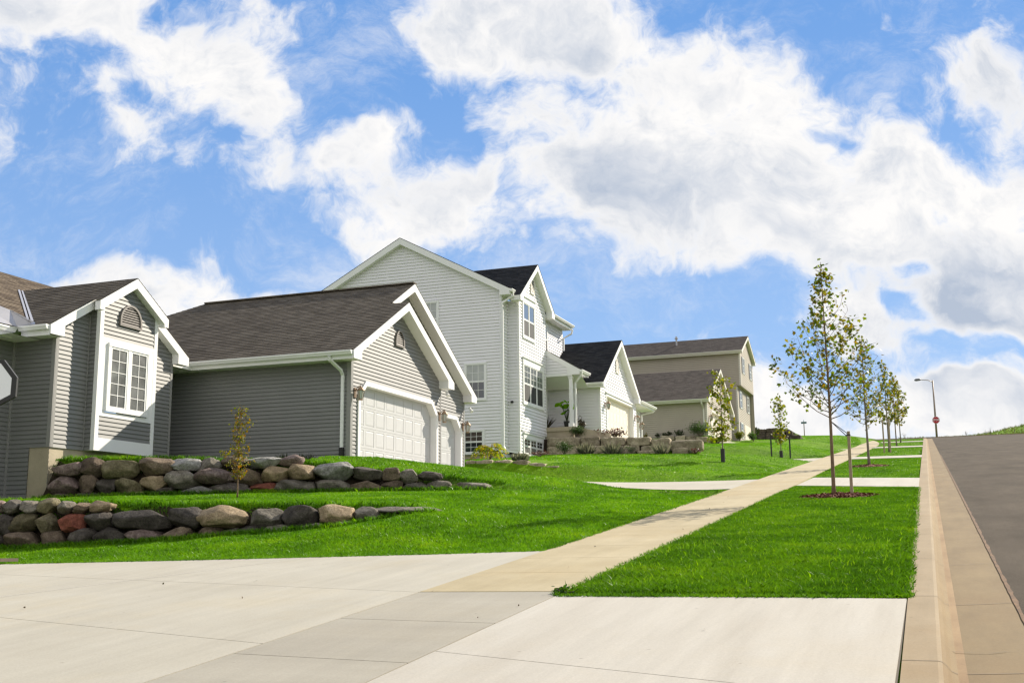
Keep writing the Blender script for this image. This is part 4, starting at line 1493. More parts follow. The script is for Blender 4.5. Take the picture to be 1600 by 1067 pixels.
M['slab'] = concrete('driveway_concrete', (0.379, 0.351, 0.286), (0.446, 0.420, 0.351), (0.417, 0.362, 0.253))
M['slab_grey'] = concrete('grey_walk_concrete', (0.308, 0.283, 0.230), (0.369, 0.342, 0.280), (0.331, 0.292, 0.216), 0.6, (.25, 2.2, 1))
M['walk'] = concrete('sandy_walk_concrete', (0.350, 0.289, 0.172), (0.446, 0.378, 0.243), (0.372, 0.281, 0.142), 0.8, (1, 1, 1))
STREAK = -35
M['apron'] = concrete('pale_apron_concrete', (0.400, 0.367, 0.309), (0.461, 0.432, 0.374), (0.422, 0.367, 0.276), 0.9, (3.0, .35, 1))
STREAK = 0
M['gutter'] = concrete('gutter_concrete', (0.161, 0.109, 0.048), (0.223, 0.158, 0.073), (0.167, 0.099, 0.037), 1.6, (1.6, .5, 1))
M['kerb_top'] = concrete('kerb_concrete', (0.247, 0.186, 0.106), (0.314, 0.241, 0.148), (0.236, 0.154, 0.067), 1.4, (1, .6, 1))
M['kerb_stain'] = concrete('stained_kerb_concrete', (0.166, 0.106, 0.035), (0.207, 0.141, 0.054), (0.159, 0.087, 0.025), 1.8, (2, .5, 1))
M['soft_joint'] = mat('worn_joint', (0.20, 0.155, 0.105), .95)
M['joint'] = mat('joint_filler', (0.09, 0.075, 0.055), 0.95)


def asphalt():
    global STREAK
    m = concrete('asphalt', (0.066, 0.054, 0.041), (0.112, 0.092, 0.070), (0.082, 0.065, 0.047), 1.1, (1, .35, 1), .35)
    for n in m.node_tree.nodes:
        if n.type == 'TEX_NOISE' and abs(n.inputs['Scale'].default_value-60) < .1:
            n.inputs['Scale'].default_value = 95
            n.inputs['Roughness'].default_value = .9
        if n.type == 'MAP_RANGE' and abs(n.inputs[3].default_value-.88) < .001:
            n.inputs[3].default_value = .45
            n.inputs[4].default_value = 1.55
        if n.type == 'BSDF_PRINCIPLED':
            n.inputs['Specular IOR Level'].default_value = .06
            n.inputs['Roughness'].default_value = 1.0
    return m


M['asphalt'] = asphalt()


def clip(poly, a, b, c, keep=1):
    """keep the part of polygon with (a x + b y - c)*keep >= 0"""
    out = []
    n = len(poly)
    for i in range(n):
        p, q = poly[i], poly[(i+1) % n]
        dp, dq = (a*p[0]+b*p[1]-c)*keep, (a*q[0]+b*q[1]-c)*keep
        if dp >= 0:
            out.append(p)
        if dp*dq < 0:
            t = dp/(dp-dq)
            out.append((p[0]+t*(q[0]-p[0]), p[1]+t*(q[1]-p[1])))
    return out


def line(p, q):
    a, b = q[1]-p[1], p[0]-q[0]
    l = math.hypot(a, b)
    return a/l, b/l, (a*p[0]+b*p[1])/l


def slabs(polys, lines, gap):
    for ln in lines:
        nxt = []
        for po in polys:
            a, b, c = ln
            for k in (1, -1):
                r = clip(po, a, b, c+k*gap/2, k)
                if len(r) > 2:
                    nxt.append(r)
        polys = nxt
    return polys


def pave(mb, polys, zf, thick=.10, m=0):
    for po in polys:
        ar = sum(po[i][0]*po[(i+1) % len(po)][1]-po[(i+1) % len(po)][0]*po[i][1] for i in range(len(po)))
        if ar < 0:
            po = po[::-1]
        tp = [(x, y, zf(x, y)) for x, y in po]
        bt = [(x, y, z-thick) for x, y, z in tp]
        mb.poly(tp, m)
        n = len(po)
        for i in range(n):
            j = (i+1) % n
            mb.poly([bt[i], bt[j], tp[j], tp[i]], m)


Pz = lambda x, y: float(P(y))
# near driveway (of the house at the photographer's left), slabs with open joints
edge = [(x, float(drive_edge(x))) for x in (-22, -16, -13.4, -10.7, -8.25, -6.4, -5.09)]
reg = [(-5.09, 1.0), (-22, 1.0)]+edge
# triangulation-safe: split in vertical bands at the edge vertices
bands = []
for (xa, ya), (xb_, yb_) in zip(edge[:-1], edge[1:]):
    bands.append([(xa, 1.0), (xb_, 1.0), (xb_, yb_), (xa, ya)])
lb = line((-12.17, 12.51), (-4.99, 10.90))
la = line((-8.77, 9.05), (-5.08, 8.0))
lc = line((-10.07, 10.37), (-9.20, 12.40))
mb = MB()
pave(mb, slabs(bands, [lb, la], .011), Pz)
dv = mb.build('driveway', M['slab'])
tag(dv, 'broad pale concrete driveway in the foreground', kind='structure')
mb = MB()
seam = MB()
sp_ = []
for t in (0, .25, .5, .75, 1.0, 1.25):
    x = -10.85+t*1.9; y = 8.7+t*4.4
    sp_.append((x, y))
for (xa, xb_, yb_) in ((-22, -5.1, 13.1), (-5.1, -.302, 10.55)):
    mb.poly([(xa, 1, Pz(0, 1)-.02), (xb_, 1, Pz(0, 1)-.02), (xb_, yb_, Pz(0, yb_)-.02), (xa, yb_, Pz(0, yb_)-.02)])
fl = mb.build('joint_filler', M['joint'])
fl.parent = dv
for (x0_, y0_), (x1_, y1_) in zip(sp_[:-1], sp_[1:]):
    seam.poly([(x0_, y0_, Pz(0, y0_)+.0025), (x0_+.02, y0_, Pz(0, y0_)+.0025), (x1_+.02, y1_, Pz(0, y1_)+.0025), (x1_, y1_, Pz(0, y1_)+.0025)])
sm0 = seam.build('pale_seam', mat('pale_seam_concrete', (.58, .55, .48), .9, var=.1, vscale=6)); sm0.parent = dv
# pavement crossing the driveway (grey) and the apron down to the kerb
gapj = .012
mb = MB()
pave(mb, slabs([[(-5.07, 1), (-3.54, 1), (-3.54, 10.98), (-5.07, 10.92)]], [line((-5, 9.23), (-3.5, 9.09)), line((-5.0, 7.58), (-3.55, 7.42)), line((-5, 5.9), (-3.5, 5.8)), line((-5, 4.3), (-3.5, 4.2))], gapj), Pz)
o = mb.build('sidewalk', M['slab_grey']); tag(o, 'grey concrete pavement strip crossing the driveway', kind='structure')
mb = MB()
pave(mb, slabs([[(-3.525, 1), (-.313, 1), (-.313, 10.62), (-3.525, 10.72)]], [line((-3.46, 7.83), (-1.46, 7.17))], gapj), Pz)
o = mb.build('driveway', M['apron']); tag(o, 'pale concrete driveway apron beside the kerb', kind='structure')


# long pavement up the hill, panel by panel
def xl(y): return -5.08+float(drift(y)*np.clip((y-20)/20, 0, 1))+float(bend(y))
def xr_(y): return -3.53+float(drift(y)*np.clip((y-20)/20, 0, 1))+float(bend(y))


mb = MB()
y = 10.995
rj = random.Random(3)
while y < 165:
    st = 1.53 if y < 70 else 3.0
    g = .012 if y < 70 else 0.0
    a, b = y, y+st-g
    q = [(xl(a), a-.03), (xr_(a), a+.03), (xr_(b), b+.03), (xl(b), b-.03)] if y > 12 else [(-5.08, 10.93), (-3.53, 10.99), (xr_(b), b+.03), (xl(b), b-.03)]
    mb2 = [(x, yy, float(P(yy))+.004) for x, yy in q]
    mb.poly(mb2)
    bt = [(p[0], p[1], p[2]-.09) for p in mb2]
    for i in range(4):
        j = (i+1) % 4
        mb.poly([bt[i], bt[j], mb2[j], mb2[i]])
    y += st
o = mb.build('sidewalk', M['walk']); tag(o, 'sandy concrete pavement climbing the hill', kind='structure')
mb = MB()
ys = np.arange(11, 72, 1.0)
for a, b in zip(ys[:-1], ys[1:]):
    mb.poly([(xl(a)+.01, a, Pz(0, a)-.015), (xr_(a)-.01, a, Pz(0, a)-.015), (xr_(b)-.01, b, Pz(0, b)-.015), (xl(b)+.01, b, Pz(0, b)-.015)])
fl = mb.build('joint_filler', M['joint']); fl.parent = o


def dr(x, y): return x+float(drift(y))


# driveway crossings further up
for (n_, q) in (('a', [(dr(-.30, 29.2), 29.2), (dr(-.30, 34.0), 34.0), (-3.55, 36.3), (-3.55, 31.6)]),
                ('b', [(dr(-.30, 55.3), 55.3), (dr(-.30, 58.9), 58.9), (-3.82, 59.6), (-3.8, 56.0)]),
                ('c', [(dr(-.30, 81), 81), (dr(-.30, 85), 85), (-3.95, 86), (-3.93, 82)]),
                ('d', [(dr(-.30, 105), 105), (dr(-.30, 109), 109), (-4.55, 110), (-4.3, 106)])):
    mb = MB()
    pave(mb, slabs([q], [line(((q[0][0]+q[3][0])/2, q[0][1]), ((q[1][0]+q[2][0])/2, q[1][1]))] if n_ == 'a' else [], .012), Pz)
    o = mb.build('driveway', M['apron']); tag(o, 'concrete driveway crossing between pavement and kerb', kind='structure')
# driveways from the pavement up to the garages
def ramp(x0, x1, n0, n1, f0, f1, zf):
    mb = MB()
    K = 14
    for i in range(K):
        a, b = i/K, (i+1)/K
        xa, xb_ = x0+(x1-x0)*a, x0+(x1-x0)*b
        ya0, yb0 = n0+(n1-n0)*a, n0+(n1-n0)*b
        ya1, yb1 = f0+(f1-f0)*a, f0+(f1-f0)*b
        J = 6
        for j in range(J):
            u, w = j/J, (j+1)/J
            pts = [(xa, ya0+(ya1-ya0)*u), (xb_, yb0+(yb1-yb0)*u), (xb_, yb0+(yb1-yb0)*w), (xa, ya0+(ya1-ya0)*w)]
            mb.poly([(p[0], p[1], zf(*p)) for p in pts][::-1])
    o = mb.build('driveway', M['slab'])
    tag(o, 'concrete driveway running up to a garage', kind='structure')


def z1(x, y):
    f = min(1, max(0, (-5.1-x)/8.9))
    return Pz(0, y)+(2.17-Pz(0, y))*float(sm(f*1.05))


def z2(x, y):
    f = min(1, max(0, (-5.1-x)/8.9))
    return Pz(0, y)+(4.84-Pz(0, y))*f


ramp(-5.09, -14.15, 30.7, 26.2, 36.2, 34.6, z1)
ramp(-5.35, -14.15, 55.2, 50.1, 60.2, 58.2, lambda x, y: Tf(x, y)+.055)
ramp(-5.5, -14.0, 80.5, 75.5, 86, 81, lambda x, y: Tf(x, y)+.05)

# kerb and gutter
KP = [(-.30, -.10, 0), (-.30, .0, 0), (-.085, .0, 0), (-.058, -.006, 0), (-.032, -.030, 1), (-.008, -.062, 1), (.03, -.080, 1)]
GP = [(.085, -.0778), (.28, -.070), (.555, -.056), (.555, -.2)]
ys = [1.0]
while ys[-1] < 134:
    ys.append(ys[-1]+(.5 if ys[-1] < 40 else 2.0))
mt_, ms_, mg_ = MB(), MB(), MB()
for a, b in zip(ys[:-1], ys[1:]):
    A = lambda x, z, y: (dr(x, y), y, Pz(0, y)+z)
    for (p, q) in zip(KP[:-1], KP[1:]):
        (mt_ if q[2] == 0 else ms_).poly([A(p[0], p[1], a), A(q[0], q[1], a), A(q[0], q[1], b), A(p[0], p[1], b)])
    for (p, q) in zip(GP[:-1], GP[1:]):
        mg_.poly([A(p[0], p[1], a), A(q[0], q[1], a), A(q[0], q[1], b), A(p[0], p[1], b)])
mst = MB()
for a, b in zip(ys[:-1], ys[1:]):
    A = lambda x, z, y: (dr(x, y), y, Pz(0, y)+z)
    mst.poly([A(.03, -.080, a), A(.085, -.0778, a), A(.085, -.0778, b), A(.03, -.080, b)])
M['gutter_stain'] = concrete('rust_stained_concrete', (0.24, 0.150, 0.070), (0.36, 0.245, 0.125), (0.20, 0.115, 0.05), 2.5, (1, .35, 1))
kb = mt_.build('kerb', M['kerb_top'], smooth=False); tag(kb, 'concrete kerb with rounded stained edge', kind='structure')
k2 = ms_.build('kerb_edge', M['kerb_stain'], smooth=True); k2.parent = kb
k3 = mst.build('stained_channel', M['gutter_stain']); k3.parent = kb
gt = mg_.build('gutter', M['gutter']); tag(gt, 'tan concrete gutter along the road', kind='structure')
# open joints across kerb and gutter
mj = MB()
for y in (2.2, 4.9, 7.9, 10.78, 13.7, 16.7, 19.8, 22.8, 25.9, 29.1, 34.1, 37.2, 40.2, 43.3, 46.4, 49.5):
    w = .006 if y < 20 else .009
    for p, q in zip(KP[1:]+[], KP[2:]+[]):
        mj.poly([(dr(p[0], y), y-w, Pz(0, y-w)+p[1]+.003), (dr(q[0], y), y-w, Pz(0, y-w)+q[1]+.003), (dr(q[0], y), y+w, Pz(0, y+w)+q[1]+.003), (dr(p[0], y), y+w, Pz(0, y+w)+p[1]+.003)])
    for p, q in zip(GP[:2], GP[1:3]):
        mj.poly([(dr(p[0], y), y-w, Pz(0, y-w)+p[1]+.003), (dr(q[0], y), y-w, Pz(0, y-w)+q[1]+.003), (dr(q[0], y), y+w, Pz(0, y+w)+q[1]+.003), (dr(p[0], y), y+w, Pz(0, y+w)+p[1]+.003)])
j = mj.build('gutter_joint', M['soft_joint']); j.parent = gt
mj = MB(); mj.box((-.318, 1, Pz(0, 1)-.2), (-.302, 1.01, Pz(0, 1)-.02))
for a in np.arange(1, 10.6, .4):
    mj.poly([(-.32, a, Pz(0, a)-.012), (-.30, a, Pz(0, a)-.012), (-.30, a+.4, Pz(0, a+.4)-.012), (-.32, a+.4, Pz(0, a+.4)-.012)])
j = mj.build('kerb_joint', M['joint']); j.parent = kb

# hairline cracks
def crack(pts, w, zf, parent, seed):
    r = random.Random(seed)
    m = MB()
    P_ = []
    for (ax, ay), (bx, by) in zip(pts[:-1], pts[1:]):
        k = max(2, int(math.hypot(bx-ax, by-ay)/.10))
        for i in range(k):
            t = i/k
            P_.append((ax+(bx-ax)*t+r.uniform(-.022, .022), ay+(by-ay)*t+r.uniform(-.022, .022)))
    for (ax, ay), (bx, by) in zip(P_[:-1], P_[1:]):
        ww = w*r.uniform(.4, 1.2)
        dx, dy = bx-ax, by-ay
        l = math.hypot(dx, dy)+1e-6
        nx, ny = -dy/l*ww, dx/l*ww
        m.poly([(ax-nx, ay-ny, zf(ax, ay)), (bx-nx, by-ny, zf(bx, by)), (bx+nx, by+ny, zf(bx, by)), (ax+nx, ay+ny, zf(ax, ay))])
    o = m.build('crack', M['joint']); o.parent = parent


crack([(.02, 8.62), (.25, 8.55), (.56, 8.66)], .004, lambda x, y: Pz(0, y)-.072+.035*max(0, x-.02), gt, 1)
crack([(.02, 14.9), (.3, 15.05), (.55, 14.95)], .005, lambda x, y: Pz(0, y)-.072+.035*max(0, x-.02), gt, 2)
crack([(-9.5, 12.0), (-8.2, 12.7), (-7.4, 13.9)], .0028, lambda x, y: Pz(0, y)+.0025, dv, 4)

# road with a slight crown, far gutter
mr = MB()
xsr = [.545, 2.5, 5.0, 7.5, 9.45]
zr_ = [-.052, .0, .03, .0, -.05]
ysr = list(np.arange(1, 134, 2.0))+[134.5]
for a, b in zip(ysr[:-1], ysr[1:]):
    for i in range(4):
        mr.poly([(dr(xsr[i], a), a, Pz(0, a)+zr_[i]), (dr(xsr[i+1], a), a, Pz(0, a)+zr_[i+1]), (dr(xsr[i+1], b), b, Pz(0, b)+zr_[i+1]), (dr(xsr[i], b), b, Pz(0, b)+zr_[i])])
yc_ = np.arange(134.5, 147.6, 1.3)
xc_ = np.arange(-60, 61, 4.0)
for a, b in zip(yc_[:-1], yc_[1:]):
    for p, q in zip(xc_[:-1], xc_[1:]):
        f = lambda x, y: Pz(0, y)+.03-.10*abs(y-141)/7-.6*min(1, max(0, (x-12)/30))*(y < 140)
        mr.poly([(p, a, f(p, a)), (q, a, f(q, a)), (q, b, f(q, b)), (p, b, f(p, b))])
o = mr.build('road', M['asphalt'], smooth=True); tag(o, 'grey asphalt road climbing to a crest', kind='structure')
# broken asphalt lip along the gutter
ml = MB()
rl = random.Random(11)
yy = 1.0
prev = None
while yy < 60:
    w = .018+.018*rl.random()
    cur = (dr(.552-w*.3, yy), dr(.552+w, yy), yy)
    if prev:
        ml.poly([(prev[0], prev[2], Pz(0, prev[2])-.048), (prev[1], prev[2], Pz(0, prev[2])-.046), (cur[1], cur[2], Pz(0, cur[2])-.046), (cur[0], cur[2], Pz(0, cur[2])-.048)])
    prev = cur
    yy += .12+.15*rl.random()
M['lip'] = mat('stained_asphalt_lip', (0.13, 0.07, 0.03), .95, var=.5, vscale=14)
l = ml.build('asphalt_edge', M['lip']); l.parent = o
mk = MB()
for a, b in zip(ysr[:-1], ysr[1:]):
    A = lambda x, z, y: (dr(x, y), y, Pz(0, y)+z)
    for p, q in (((9.44, -.06), (9.98, -.10)), ((9.98, -.10), (10.06, .0)), ((10.06, .0), (10.26, .0)), ((10.26, .0), (10.26, -.5))):
        mk.poly([A(p[0], p[1], a), A(q[0], q[1], a), A(q[0], q[1], b), A(p[0], p[1], b)])
o = mk.build('kerb', M['kerb_top']); tag(o, 'far kerb on the other side of the road', kind='structure')
mk = MB()
for a, b in zip(np.arange(-40, 40, 4.0), np.arange(-36, 44, 4.0)):
    mk.box((a, 147.6, 12.6), (b-.02, 147.85, Pz(0, 147.7)+.10))
o = mk.build('kerb', M['kerb_top']); tag(o, 'pale kerb along the crossing street at the crest', kind='structure')

# ------------------------------------------------------------------ boulder walls and stone blocks
from mathutils import noise as MN
ROCKS = [
    ('upper', 'top', 'pinkish', -17.85, 20.14, 1.86, 0.63, 0.31),
    ('upper', 'top', 'brown', -17.38, 20.33, 1.89, 0.54, 0.37),
    ('upper', 'top', 'olive', -16.82, 20.56, 1.86, 0.76, 0.44),
    ('upper', 'top', 'brown', -16.11, 20.84, 1.91, 0.7, 0.41),
    ('upper', 'top', 'flat grey', -15.53, 21.14, 1.95, 0.61, 0.26),
    ('upper', 'top', 'grey', -15.07, 21.38, 1.92, 0.45, 0.35),
    ('upper', 'top', 'brown', -14.6, 21.63, 2.01, 0.5, 0.26),
    ('upper', 'top', 'flat grey', -14.05, 21.92, 1.99, 0.72, 0.24),
    ('upper', 'top', 'purple brown', -13.5, 22.21, 2.04, 0.54, 0.27),
    ('upper', 'middle', 'pinkish', -17.88, 20.05, 1.52, 0.57, 0.4),
    ('upper', 'middle', 'brown', -17.41, 20.24, 1.52, 0.42, 0.37),
    ('upper', 'middle', 'dark', -17.03, 20.39, 1.48, 0.44, 0.32),
    ('upper', 'middle', 'olive', -16.58, 20.57, 1.46, 0.57, 0.42),
    ('upper', 'middle', 'tan', -16.06, 20.78, 1.53, 0.57, 0.33),
    ('upper', 'middle', 'grey', -15.51, 21.07, 1.61, 0.69, 0.41),
    ('upper', 'middle', 'pinkish', -14.92, 21.38, 1.68, 0.8, 0.39),
    ('upper', 'middle', 'brown', -14.29, 21.71, 1.66, 0.58, 0.35),
    ('upper', 'middle', 'tan', -13.78, 21.98, 1.76, 0.58, 0.38),
    ('upper', 'middle', 'tan', -13.25, 22.27, 1.79, 0.62, 0.36),
    ('upper', 'middle', 'pale grey', -12.63, 22.63, 1.79, 0.78, 0.41),
    ('upper', 'middle', 'dark', -12.01, 22.99, 1.75, 0.63, 0.32),
    ('upper', 'middle', 'brown', -11.55, 23.25, 1.74, 0.41, 0.3),
    ('upper', 'middle', 'grey', -11.19, 23.47, 1.71, 0.39, 0.32),
    ('upper', 'middle', 'dark', -10.81, 23.69, 1.68, 0.46, 0.23),
    ('upper', 'bottom', 'pinkish', -17.88, 19.99, 1.26, 0.53, 0.15),
    ('upper', 'bottom', 'dark', -17.34, 20.21, 1.27, 0.46, 0.15),
    ('upper', 'bottom', 'brown', -16.92, 20.38, 1.27, 0.26, 0.12),
    ('upper', 'bottom', 'tan', -16.38, 20.59, 1.29, 0.4, 0.15),
    ('upper', 'bottom', 'dark', -15.83, 20.84, 1.34, 0.5, 0.21),
    ('upper', 'bottom', 'pale grey', -15.22, 21.16, 1.36, 0.63, 0.22),
    ('upper', 'bottom', 'dark', -14.57, 21.51, 1.38, 0.81, 0.27),
    ('upper', 'bottom', 'red', -13.94, 21.84, 1.41, 0.55, 0.28),
    ('upper', 'bottom', 'grey', -13.34, 22.16, 1.45, 0.82, 0.32),
    ('upper', 'bottom', 'grey', -12.63, 22.56, 1.45, 0.72, 0.28),
    ('upper', 'bottom', 'brown', -11.99, 22.94, 1.44, 0.73, 0.3),
    ('upper', 'bottom', 'brown', -11.49, 23.23, 1.46, 0.44, 0.3),
    ('upper', 'bottom', 'grey', -11.06, 23.48, 1.44, 0.51, 0.26),
    ('upper', 'bottom', 'grey', -10.58, 23.77, 1.46, 0.5, 0.27),
    ('upper', 'bottom', 'grey', -9.87, 24.18, 1.43, 0.71, 0.24),
    ('lower', 'top', 'pinkish', -15.95, 16.29, 0.89, 0.2, 0.23),
    ('lower', 'top', 'grey', -15.71, 16.35, 0.89, 0.37, 0.26),
    ('lower', 'top', 'grey', -15.4, 16.42, 0.88, 0.34, 0.24),
    ('lower', 'top', 'olive', -15.05, 16.51, 0.89, 0.35, 0.28),
    ('lower', 'top', 'grey', -14.72, 16.58, 0.87, 0.28, 0.23),
    ('lower', 'top', 'brown', -14.43, 16.65, 0.85, 0.28, 0.21),
    ('lower', 'top', 'tan', -14.07, 16.73, 0.87, 0.43, 0.2),
    ('lower', 'middle', 'dark', -15.82, 16.24, 0.56, 0.47, 0.38),
    ('lower', 'middle', 'olive', -15.41, 16.34, 0.59, 0.47, 0.3),
    ('lower', 'middle', 'olive', -15.01, 16.43, 0.57, 0.4, 0.35),
    ('lower', 'middle', 'red', -14.54, 16.54, 0.59, 0.51, 0.32),
    ('lower', 'middle', 'dark', -14.01, 16.67, 0.6, 0.52, 0.33),
    ('lower', 'middle', 'long dark', -13.23, 16.85, 0.62, 0.99, 0.35),
    ('lower', 'middle', 'dark', -12.46, 17.06, 0.63, 0.58, 0.36),
    ('lower', 'middle', 'tan', -11.83, 17.25, 0.66, 0.88, 0.38),
    ('lower', 'middle', 'grey', -11.07, 17.47, 0.6, 0.6, 0.35),
    ('lower', 'middle', 'dark', -10.49, 17.64, 0.63, 0.59, 0.37),
    ('lower', 'middle', 'tan', -9.91, 17.81, 0.66, 0.61, 0.33),
    ('lower', 'middle', 'grey', -9.41, 18.06, 0.68, 0.43, 0.26),
    ('lower', 'middle', 'long grey', -8.85, 18.51, 0.72, 0.97, 0.18),
    ('lower', 'bottom', 'dark', -15.85, 16.18, 0.27, 0.28, 0.28),
    ('lower', 'bottom', 'brown', -15.35, 16.29, 0.27, 0.67, 0.32),
    ('lower', 'bottom', 'brown', -14.77, 16.43, 0.28, 0.45, 0.33),
    ('lower', 'bottom', 'dark', -14.29, 16.54, 0.29, 0.5, 0.35),
    ('lower', 'bottom', 'dark', -13.77, 16.66, 0.3, 0.56, 0.32),
    ('lower', 'bottom', 'orange brown', -13.18, 16.8, 0.3, 0.6, 0.26),
    ('lower', 'bottom', 'brown', -12.57, 16.97, 0.33, 0.63, 0.28),
    ('lower', 'bottom', 'brown', -12.02, 17.13, 0.35, 0.41, 0.29),
    ('lower', 'bottom', 'grey', -11.62, 17.25, 0.35, 0.31, 0.24),
    ('lower', 'bottom', 'dark', -11.32, 17.34, 0.39, 0.39, 0.19),
    ('lower', 'bottom', 'dark', -11.36, 17.33, 0.37, 0.46, 0.22),
    ('lower', 'bottom', 'grey', -10.84, 17.47, 0.4, 0.57, 0.19),
    ('lower', 'bottom', 'grey', -10.21, 17.66, 0.44, 0.51, 0.15),
    ('lower', 'bottom', 'grey', -9.72, 17.81, 0.51, 0.3, 0.1),
]
BLOCKS = [
    ('stone wall', 'top', -15.06, 47.0, 4.64, 1.5, 0.4),
    ('stone wall', 'top', -13.84, 47.0, 4.61, 0.85, 0.4),
    ('stone wall', 'top', -12.83, 47.0, 4.55, 1.12, 0.37),
    ('stone wall', 'middle', -15.11, 47.0, 4.26, 1.43, 0.35),
    ('stone wall', 'middle', -13.73, 47.0, 4.24, 1.25, 0.32),
    ('stone wall', 'middle', -12.72, 47.0, 4.18, 0.74, 0.32),
    ('stone wall', 'bottom', -15.12, 47.0, 4.03, 1.31, 0.12),
    ('stone wall', 'bottom', -13.94, 47.0, 4.02, 0.98, 0.14),
    ('stone wall', 'bottom', -12.98, 47.0, 3.97, 0.88, 0.12),
    ('stone wall', 'top', -11.72, 47.0, 4.52, 1.03, 0.34),
    ('stone wall', 'top', -10.78, 47.0, 4.39, 0.82, 0.4),
    ('stone wall', 'top', -9.69, 47.0, 4.26, 1.36, 0.41),
    ('stone wall', 'middle', -12.02, 47.0, 4.21, 0.72, 0.31),
    ('stone wall', 'middle', -11.26, 47.0, 4.18, 0.72, 0.24),
    ('stone wall', 'middle', -10.65, 47.0, 4.11, 0.5, 0.2),
    ('stone wall', 'bottom', -12.2, 47.0, 3.98, 0.74, 0.15),
    ('stone wall', 'bottom', -11.43, 47.0, 3.98, 0.66, 0.16),
    ('stone wall', 'bottom', -11.05, 47.0, 3.99, 0.59, 0.16),
    ('stone wall', 'bottom', -9.94, 47.0, 4.02, 0.68, 0.18),
    ('edging', 'row', -15.43, 37.45, 3.07, 0.36, 0.19),
    ('edging', 'row', -14.92, 37.45, 3.05, 0.63, 0.23),
    ('edging', 'row', -14.23, 37.45, 3.01, 0.64, 0.25),
    ('edging', 'row', -13.57, 37.45, 2.98, 0.6, 0.23),
    ('edging', 'row', -12.93, 37.45, 2.9, 0.6, 0.2),
    ('edging', 'row', -12.41, 37.45, 2.78, 0.5, 0.19),
    ('blocks', 'row', -16.36, 73.6, 7.2, 0.93, 0.29),
    ('blocks', 'row', -15.51, 73.6, 7.15, 0.7, 0.31),
    ('blocks', 'row', -14.82, 73.6, 7.09, 0.65, 0.31),
    ('blocks', 'row', -14.11, 73.6, 7.01, 0.73, 0.33),
    ('blocks', 'row', -13.4, 73.6, 6.83, 0.64, 0.28),
    ('dark wall', 'top', -13.98, 94.5, 9.57, 0.93, 0.32),
    ('dark wall', 'top', -13.17, 94.5, 9.5, 0.72, 0.32),
    ('dark wall', 'top', -12.33, 94.5, 9.5, 0.98, 0.33),
    ('dark wall', 'top', -11.53, 94.5, 9.4, 0.65, 0.31),
    ('dark wall', 'top', -10.97, 94.5, 9.23, 0.51, 0.3),
    ('dark wall', 'middle', -13.24, 94.5, 9.18, 0.82, 0.34),
    ('dark wall', 'middle', -12.42, 94.5, 9.16, 0.81, 0.37),
    ('dark wall', 'middle', -11.68, 94.5, 9.08, 0.7, 0.33),
    ('dark wall', 'middle', -10.96, 94.5, 8.93, 0.74, 0.3),
    ('dark wall', 'bottom', -13.32, 94.5, 8.85, 0.81, 0.32),
    ('dark wall', 'bottom', -12.53, 94.5, 8.79, 0.79, 0.31),
    ('dark wall', 'bottom', -11.77, 94.5, 8.76, 0.76, 0.31),
    ('dark wall', 'bottom', -11.08, 94.5, 8.69, 0.65, 0.26),
    ('dark wall', 'bottom', -10.38, 94.5, 8.81, 0.71, 0.3),
]


